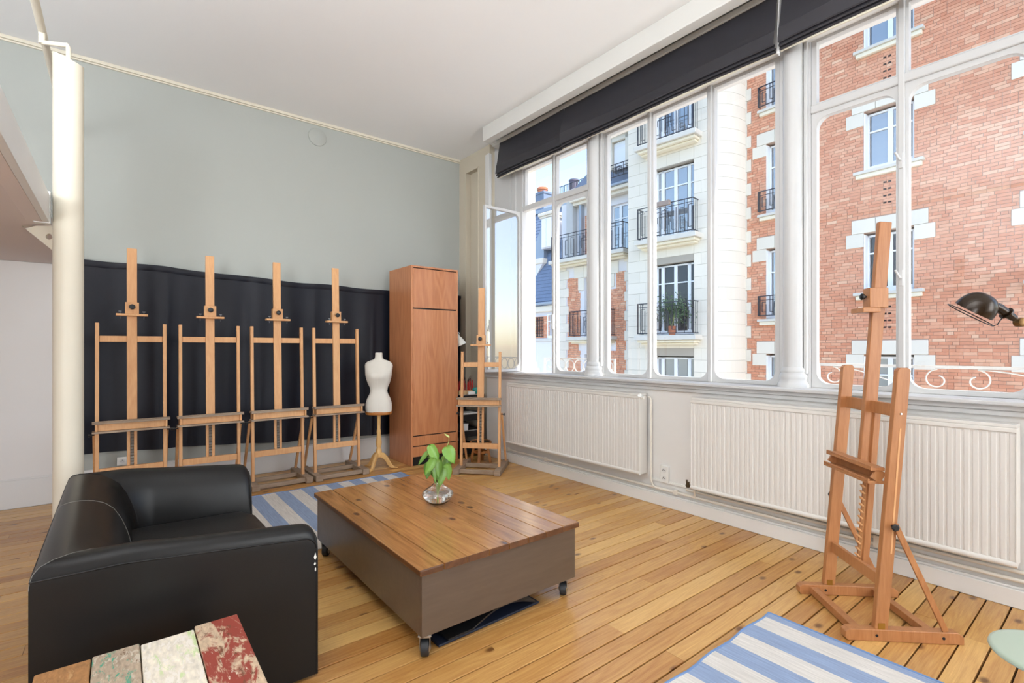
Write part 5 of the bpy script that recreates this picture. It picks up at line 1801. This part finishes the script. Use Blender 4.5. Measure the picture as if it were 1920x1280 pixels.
def blind(ya, yb, label, seed, dz=0.0, endsag=0.0):
    t = thing('roman_blind', label, 'blind', (3.82, (ya + yb) / 2, 3.58 + dz), group=None)
    yc = (ya + yb) / 2
    prof = [(0.0, 0.455), (-0.004, 0.40), (-0.012, 0.33), (-0.022, 0.26), (-0.034, 0.20), (-0.048, 0.155), (-0.050, 0.150), (-0.056, 0.146), (-0.060, 0.11), (-0.066, 0.075), (-0.072, 0.045), (-0.066, 0.036), (-0.050, 0.052), (-0.046, 0.046), (-0.060, 0.022), (-0.052, 0.012), (-0.034, 0.032), (-0.03, 0.026), (-0.044, 0.002), (-0.034, -0.006), (-0.016, 0.02)]
    rg = random.Random(seed)
    p1, p2 = rg.uniform(0, 6), rg.uniform(0, 6)
    rws = []
    n = 60
    for i in range(n + 1):
        y = ya + (yb - ya) * i / n
        q = (y - ya)
        row = []
        for k, (dx, z) in enumerate(prof):
            h = max(0.0, (0.42 - z) / 0.42)
            bulge = (0.028 * math.sin(q * 2.1 + p1) + 0.010 * math.sin(q * 4.7 + p2 + 3 * h)) * math.sin(PI * min(1, h * 1.1))
            edge = endsag * math.exp(-abs(y - ya) / 0.12) + endsag * math.exp(-abs(y - yb) / 0.12)
            row.append((dx + bulge - 0.02 * edge, y - yc, z + 0.006 * math.sin(q * 3 + p2) * h - edge * 0.02 * h))
        rws.append(row)
    MB().grid(rws).build('cloth', M_BLIND, t, smooth=38, fix=False)
    MB().box(-0.03, -0.018, ya - yc, yb - yc, -0.012, 0.0).build('bottom_bar', M_CREAM, t)
    return t


blind(3.905, 5.07, 'short dark roman blind at the left end of the window', 1, 0.0, 0.6)
blind(1.665, 3.90, 'wide dark roman blind drawn up over the middle window bay', 2, 0.004, 0.3)
blind(-0.38, 1.635, 'dark roman blind drawn up over the right window bay', 3, 0.004, 0.3)
cord = MB().tube([(3.80, 1.65, 3.97), (3.78, 1.65, 3.75), (3.79, 1.652, 3.60), (3.80, 1.65, 3.55)], 0.004, 6).lathe([(0.004, 0.0), (0.012, -0.05), (0.01, -0.06)], 8, (3.79, 1.652, 3.62))
tag(cord.build('blind_cord', M_TRIM, None, (3.8, 1.65, 3.6)), 'pale cord hanging between the two dark blinds', 'cord')

# ---------------------------------------------------------------- radiators


def radiator(y0, y1, z0, z1, label, right_side=True):
    t = thing('radiator', label, 'radiator', (3.76, (y0 + y1) / 2, z0))
    yc = (y0 + y1) / 2
    h = z1 - z0
    L_ = y1 - y0
    n = int(L_ / 0.0362)
    per = L_ / n
    rws = [[], [], [], []]
    line = []
    for k in range(n):
        a = y0 - yc + k * per
        line += [(a + 0.0 * per, 0.0), (a + 0.12 * per, -0.003), (a + 0.62 * per, -0.003), (a + 0.74 * per, 0.0)]
    line.append((y1 - yc, 0.0))
    b = MB()
    zs = [0.022, 0.032, h - 0.055, h - 0.045]
    rows = []
    for q, z in enumerate(zs):
        s = 1.0 if q in (1, 2) else 0.0
        rows.append([(-0.055 + dx * s, y, z) for (y, dx) in line])
    b.grid(rows)
    b.build('ribbed_front', M_RAD, t, fix=False)
    b = MB().box(-0.054, -0.046, -L_ / 2, L_ / 2, 0.0, h)
    b.build('back_plate', M_RAD, t)
    b = MB().box(-0.064, 0.05, -L_ / 2 - 0.004, L_ / 2 + 0.004, h - 0.045, h - 0.02).box(-0.060, 0.05, -L_ / 2 - 0.004, L_ / 2 + 0.004, h - 0.02, h)
    b.build('top_grille', M_RAD, t, bevel=0.004)
    for s in (-1, 1):
        MB().box(-0.062, 0.05, s * L_ / 2 - 0.004, s * L_ / 2 + 0.004, 0.0, h - 0.04).build('side_cover', M_RAD, t, bevel=0.003)
    MB().tube([(-0.05, -L_ / 2 - 0.005, 0.012), (-0.05, L_ / 2 + 0.005, 0.012)], 0.018, 12).build('header_tube', M_RAD, t, smooth=50)
    for yy in (-L_ / 2 + 0.15, L_ / 2 - 0.15):
        MB().box(0.04, 0.079, yy - 0.015, yy + 0.015, 0.05, h - 0.1).build('wall_bracket', M_RAD, t)
    return t


r1 = radiator(2.825, 4.785, 0.262, 0.995, 'ribbed cream radiator under the left half of the window')
r2 = radiator(0.41, 2.305, 0.250, 1.002, 'ribbed cream radiator behind the window easel')
# valve on the first radiator, valve body on the second
MB().tube([(-0.04, -0.99, 0.70), (-0.04, -1.02, 0.70)], 0.016, 10).tube([(-0.04, -0.975, 0.705), (-0.06, -0.985, 0.72)], 0.018, 10).build('valve', M_WHITEPL, r1, smooth=50)
MB().tube([(-0.045, 0.955, 0.015), (-0.045, 1.0, 0.015)], 0.012, 8).tube([(-0.045, 0.985, 0.0), (-0.045, 0.985, 0.045)], 0.014, 8).bar((-0.06, 0.985, 0.05), (-0.03, 1.005, 0.055), 0.016, 0.008).build('valve', mat('old_brass', srgb(92, 78, 58), 0.4, metal=0.8), r2, smooth=50)
pp = thing('heating_pipes', 'cream heating pipes running along the wall below the radiators', 'pipe', (3.80, 2.0, 0.15))
MB().tube([(0.012, 3.0, 0.0), (0.012, -6.0, 0.0)], 0.012, 10).build('flow_pipe', M_PIPE, pp, smooth=50)
MB().tube([(0.016, 0.42, 0.045), (0.016, -6.0, 0.045)], 0.011, 10).build('return_pipe', M_PIPE, pp, smooth=50)
MB().tube([(0.0, 0.80, 0.81), (0.0, 0.78, 0.81), (0.0, 0.77, 0.79), (0.0, 0.77, 0.06), (0.0, 0.75, 0.015), (0.0, 0.72, 0.0), (0.012, 0.5, 0.0)], 0.010, 10).build('riser', M_PIPE, pp, smooth=50)
MB().tube([(0.0, 0.335, 0.0), (-0.02, 0.32, 0.06), (-0.04, 0.32, 0.10)], 0.009, 8).build('branch', M_PIPE, pp, smooth=50)
for yy in (2.2, 0.77 - 0.25, -0.95, 2.9):
    MB().box(-0.004, 0.03, yy - 0.02, yy + 0.02, -0.02, 0.06 if yy < 0.4 else 0.02).build('pipe_clip', M_PIPE, pp, bevel=0.003)
cond = MB().box(3.826, 3.841, 2.36, 2.80, 0.205, 0.225)
tag(cond.build('cable_duct', M_WHITEPL, None, (3.83, 2.58, 0.205), bevel=0.002), 'thin white cable duct leading to the double socket', 'cable duct')


def socket(loc, rotz, label, double):
    t = thing('wall_socket', label, 'socket', loc, rotz)
    h = 0.075 if double else 0.04
    MB().box(-0.042, 0.042, -0.03 if double else -0.012, 0.0, -h, h).build('cover_plate', M_WHITEPL, t, bevel=0.005)
    for zc in ((-0.036, 0.036) if double else (0,)):
        d = -0.031 if double else -0.013
        RXm = Matrix.Rotation(PI / 2, 4, 'X')
        w = MB().lathe([(0.022, 0.0), (0.0215, 0.003)], 20, (0, d + 0.001, zc), M=RXm)
        wo = w.build('well', M_PAPER, t, smooth=40)
        MB().lathe([(0.0035, 0.0), (0.003, 0.006)], 8, (-0.009, d - 0.001, zc), M=RXm).lathe([(0.0035, 0.0), (0.003, 0.006)], 8, (0.009, d - 0.001, zc), M=RXm).lathe([(0.003, 0.0), (0.003, 0.009)], 8, (0, d - 0.001, zc + 0.011), M=RXm).build('pin_hole', M_BLACK, wo)
    return t


socket((3.84, 2.64, 0.285), R(-90), 'white double wall socket between the two radiators', True)
socket((0.028, BY - 0.02, 0.315), 0.0, 'white wall socket on the back wall behind the leftmost easel', False)
vt = MB().lathe([(0.105, 0.0), (0.105, 0.012), (0.098, 0.018), (0.03, 0.02)], 32, (0, 0, 0), M=Matrix.Rotation(PI / 2, 4, 'X'))
o = vt.build('wall_vent_disc', M_GREEN, None, smooth=40)
o.location = (1.875, BY, 3.945)
tag(o, 'round grey-green cover disc high on the back wall', 'vent cover')

# ---------------------------------------------------------------- corner: trolley, brushes, clip lamp, stool
tr = thing('utility_trolley', 'black three-tier utility trolley between wardrobe and corner easel', 'trolley', (3.60, 5.62, 0))
for k, z in enumerate((0.12, 0.34, 0.55, 0.80)):
    b = MB()
    X_, Y_ = 0.19, 0.23
    b.box(-X_, X_, -Y_, Y_, z - 0.004, z)
    hgt = 0.075 if k < 3 else 0.02
    for (xa, xb, ya, yb) in ((-X_, X_, -Y_, -Y_ + 0.004), (-X_, X_, Y_ - 0.004, Y_), (-X_, -X_ + 0.004, -Y_, Y_), (X_ - 0.004, X_, -Y_, Y_)):
        b.box(xa, xb, ya, yb, z - hgt, z + 0.005)
    s_ = b.build('shelf', M_BLACKM, tr, bevel=0.002)
    MB().tube([(-X_, -Y_, z + 0.008), (X_, -Y_, z + 0.008), (X_, Y_, z + 0.008), (-X_, Y_, z + 0.008)], 0.006, 6, closed=True).build('rim', M_STEEL if k else M_BLACKM, s_)
for sx in (-1, 1):
    for sy in (-1, 1):
        MB().box(sx * 0.18 - 0.014, sx * 0.18 + 0.014, sy * 0.22 - 0.014, sy * 0.22 + 0.014, 0.05, 0.81).build('post', M_BLACKM, tr)
        MB().lathe([(0.012, -0.014), (0.026, -0.01), (0.026, 0.01), (0.012, 0.014)], 14, (sx * 0.18, sy * 0.22, 0.026), M=Matrix.Rotation(PI / 2, 4, 'X')).build('wheel', M_RUBBER, tr, smooth=40)
TRX, TRY, TRZ = 3.60, 5.62, 0.805
bxb = thing('brush_box', 'tan cardboard box of paint brushes on the trolley top', 'box', (TRX - 0.06, TRY - 0.09, TRZ))
b = MB()
for (xa, xb, ya, yb) in ((-0.11, 0.11, -0.08, -0.074), (-0.11, 0.11, 0.074, 0.08), (-0.11, -0.104, -0.08, 0.08), (0.104, 0.11, -0.08, 0.08)):
    b.box(xa, xb, ya, yb, 0.0, 0.055)
b.box(-0.11, 0.11, -0.08, 0.08, 0.0, 0.004)
b.build('walls', M_CARD, bxb)
rb = random.Random(12)
for k in range(30):
    px_, py_ = TRX - 0.06 + rb.uniform(-0.095, 0.17), TRY - 0.09 + rb.uniform(-0.06, 0.06)
    h = rb.uniform(0.16, 0.25)
    tx, ty = rb.uniform(-0.035, 0.035), rb.uniform(-0.03, 0.03)
    b = MB().tube([(0, 0, 0), (tx * 0.6, ty * 0.6, h * 0.6), (tx * 0.8, ty * 0.8, h * 0.8)], [0.003, 0.0055, 0.003], 6)
    b.tube([(tx * 0.8, ty * 0.8, h * 0.8), (tx, ty, h)], [0.004, 0.002], 6, m=1)
    o = b.build('paint_brush', [M_RED, M_BRIST], None)
    o.location = (px_, py_, TRZ + 0.006)
    tag(o, 'red-handled paint brush standing among the brushes on the trolley', 'brush', 'red-handled brushes on the trolley')
o = MB().lathe([(0.03, 0.0), (0.042, 0.02), (0.044, 0.06), (0.036, 0.085), (0.02, 0.09)], 18).build('teal_pot', M_TEAL, None, smooth=50)
o.location = (TRX + 0.10, TRY - 0.16, TRZ); tag(o, 'small teal paint pot on the trolley top', 'pot')
o = MB().tube([(-0.06, 0, 0.014), (0.05, 0.0, 0.014), (0.06, 0.0, 0.014)], [0.014, 0.014, 0.006], 10).build('paint_tube', M_PURP, None, smooth=50)
o.location = (TRX + 0.135, TRY - 0.12, TRZ + 0.0); tag(o, 'plum coloured paint tube lying beside the teal pot', 'paint tube')
o = MB().box(-0.05, 0.05, -0.017, 0.017, 0, 0.045).build('paper_stack', M_PAPER, None, bevel=0.008)
o.location = (TRX + 0.0, TRY - 0.2125, TRZ); tag(o, 'crumpled white paper at the front of the trolley top', 'paper')
o = MB().box(-0.06, 0.06, -0.05, 0.05, 0, 0.085).box(-0.062, 0.062, -0.052, 0.052, 0.07, 0.088).build('white_box', M_PAPER, None, bevel=0.004)
o.location = (TRX - 0.08, TRY - 0.12, 0.342); tag(o, 'small white box on the lower trolley shelf', 'box')
o = MB().box(-0.14, 0.14, -0.1, 0.1, 0, 0.006).box(-0.12, 0.13, -0.09, 0.1, 0.006, 0.012).build('magazine_pile', M_PAPER, None)
o.location = (TRX + 0.0, TRY - 0.08, 0.552); tag(o, 'flat pile of papers on the middle trolley shelf', 'papers')

cl = thing('clip_lamp', 'white cone clip lamp peeking out from behind the wardrobe', 'lamp', (3.385, 5.50, 1.50))
sh_c = Vector((0.075, -0.02, 0.02))
ax = Vector((-0.35, 0.25, 1.0)).normalized()
Mq = ax.to_track_quat('Z', 'Y').to_matrix().to_4x4()
cs_ = [(0.066, -0.075), (0.060, -0.045), (0.044, 0.005), (0.026, 0.04), (0.022, 0.075), (0.012, 0.085)]
MB().lathe(cs_, 24, sh_c, M=Mq, capb=False).build('shade', M_LAMPW, cl, smooth=60)
MB().tube([(0.0, 0.02, 0.03), (0.03, 0.0, 0.10), (0.075, -0.01, 0.115), (0.085, -0.015, 0.09)], 0.006, 8).build('arm', M_STEEL, cl, smooth=60)
MB().box(-0.004, 0.03, 0.0, 0.05, 0.0, 0.05).build('clamp', M_BLACK, cl, bevel=0.004)

st = thing('step_stool', 'low round-topped wooden stool in the corner behind the easel', 'stool', (3.52, 5.08, 0))
MB().lathe([(0.125, 0.225), (0.135, 0.235), (0.135, 0.258), (0.122, 0.262), (0.118, 0.250), (0.02, 0.249)], 28, capb=True).build('seat', M_STOOLW, st, smooth=40)
MB().lathe([(0.115, 0.2505), (0.115, 0.256), (0.02, 0.257)], 24).build('dark_pad', mat('dark_pad', srgb(48, 46, 40), 0.7), st, smooth=40)
for k in range(4):
    a = PI / 4 + k * PI / 2
    MB().bar((0.075 * math.cos(a), 0.075 * math.sin(a), 0.225), (0.125 * math.cos(a), 0.125 * math.sin(a), 0.0), 0.032, 0.032).build('leg', M_STOOLW, st, bevel=0.003)
for k in range(4):
    a, b2 = PI / 4 + k * PI / 2, PI / 4 + (k + 1) * PI / 2
    MB().bar((0.095 * math.cos(a), 0.095 * math.sin(a), 0.13), (0.095 * math.cos(b2), 0.095 * math.sin(b2), 0.13), 0.018, 0.028).build('rung', M_STOOLW, st, bevel=0.002)

# ---------------------------------------------------------------- floor lamp at the right edge
fl = thing('articulated_lamp', 'dark bronze articulated lamp with domed shade reaching in from the right', 'lamp', (2.86, 0.17, 0))
RTv, FWv, UPv = Vector((0.7846, -0.62, 0)), Vector((0.62, 0.7846, 0)), Vector((0, 0, 1))


def cp(px, py, d):
    return FWv * d + RTv * ((px - 960) / 933.5 * d) + UPv * (1.4 + (654.1 - py) / 933.5 * d) - Vector((2.86, 0.17, 0))


D = 1.9
C = cp(1825, 583.5, D)
vray = (FWv + RTv * 0.927 + UPv * 0.075).normalized()
rim_dir = RTv * 0.903 - UPv * 0.43
rim_dir = (rim_dir - vray * rim_dir.dot(vray)).normalized()
axis = rim_dir.cross(vray).normalized()
if axis.z < 0: axis = -axis
axis = (axis - vray * 0.05).normalized()
Mq = axis.to_track_quat('Z', 'Y').to_matrix().to_4x4()
sd = []
for k in range(11):
    a = (PI / 2) * k / 10
    sd.append((0.063 * math.cos(a) ** 0.8 + 0.0008, 0.074 * math.sin(a)))
inn = [(max(0.0006, r_ - 0.002), max(0.0, z_ - 0.002)) for (r_, z_) in sd]
MB().lathe(sd + inn[::-1], 32, C, M=Mq, capb=False, capt=False).build('shade', M_SHADE, fl, smooth=60)
MB().lathe([(0.004, 0.048), (0.016, 0.042), (0.022, 0.028), (0.018, 0.012), (0.004, 0.006)], 18, C, M=Mq).build('bulb', M_WHITEPL, fl, smooth=60)
# wire guard ring held off the rim
s_ax = axis.cross(vray).normalized()
f_ax = axis.cross(s_ax).normalized()
gc = C - axis * 0.016
gp = [gc + s_ax * (0.078 * math.cos(2 * PI * k / 36)) + f_ax * (0.078 * math.sin(2 * PI * k / 36)) for k in range(36)]
wr = MB().tube(gp, 0.0018, 6, closed=True)
sgn = 1 if s_ax.dot(RTv) > 0 else -1
gh = gc + s_ax * (sgn * 0.078)
wr.tube([gh, gh + axis * 0.01 + s_ax * sgn * 0.006, cp(1878, 597, D), cp(1881, 588, D)], 0.0018, 6)
wr.build('guard_ring', M_BLACKM, fl, smooth=60)
nk = MB().tube([cp(1860, 572, D), cp(1872, 577, D), cp(1890, 589, D), cp(1902, 597, D)], [0.017, 0.0175, 0.016, 0.012], 16)
nk.tube([cp(1886, 586.5, D), cp(1888, 588, D)], 0.024, 16)
nk.build('neck', M_SHADE, fl, smooth=40)
jt = MB().lathe([(0.010, -0.016), (0.017, -0.013), (0.018, 0.0), (0.017, 0.013), (0.010, 0.016)], 18, cp(1913, 604, D), M=(-FWv).to_track_quat('Z', 'Y').to_matrix().to_4x4())
jt.build('joint', mat('joint_brass', srgb(120, 92, 56), 0.4, metal=0.7), fl, smooth=40)
MB().tube([cp(1913, 604, D), cp(1960, 600, D), Vector((0, 0, 1.50))], 0.011, 12).build('arm', M_SHADE, fl, smooth=60)
MB().tube([(0, 0, 0.02), (0, 0, 1.52)], 0.011, 12).build('pole', M_SHADE, fl, smooth=60)
MB().lathe([(0.13, 0.0), (0.13, 0.012), (0.11, 0.022), (0.014, 0.03)], 28).build('base', M_SHADE, fl, smooth=40)

# ---------------------------------------------------------------- round metal stool at the right edge
ms_ = thing('round_metal_stool', 'sage green round metal stool seat at the lower right edge', 'stool', (2.243, 0.155, 0.0125))
MB().lathe([(0.145, 0.434), (0.157, 0.436), (0.160, 0.442), (0.157, 0.449), (0.148, 0.4505), (0.08, 0.4485), (0.01, 0.448)], 48).build('seat', M_GREENST, ms_, smooth=60)
MB().tube([(0, 0, 0.02), (0, 0, 0.436)], 0.02, 14).build('pedestal', M_GREENST, ms_, smooth=60)
MB().lathe([(0.12, 0.0), (0.12, 0.01), (0.09, 0.02), (0.02, 0.028)], 32).build('base', M_GREENST, ms_, smooth=60)
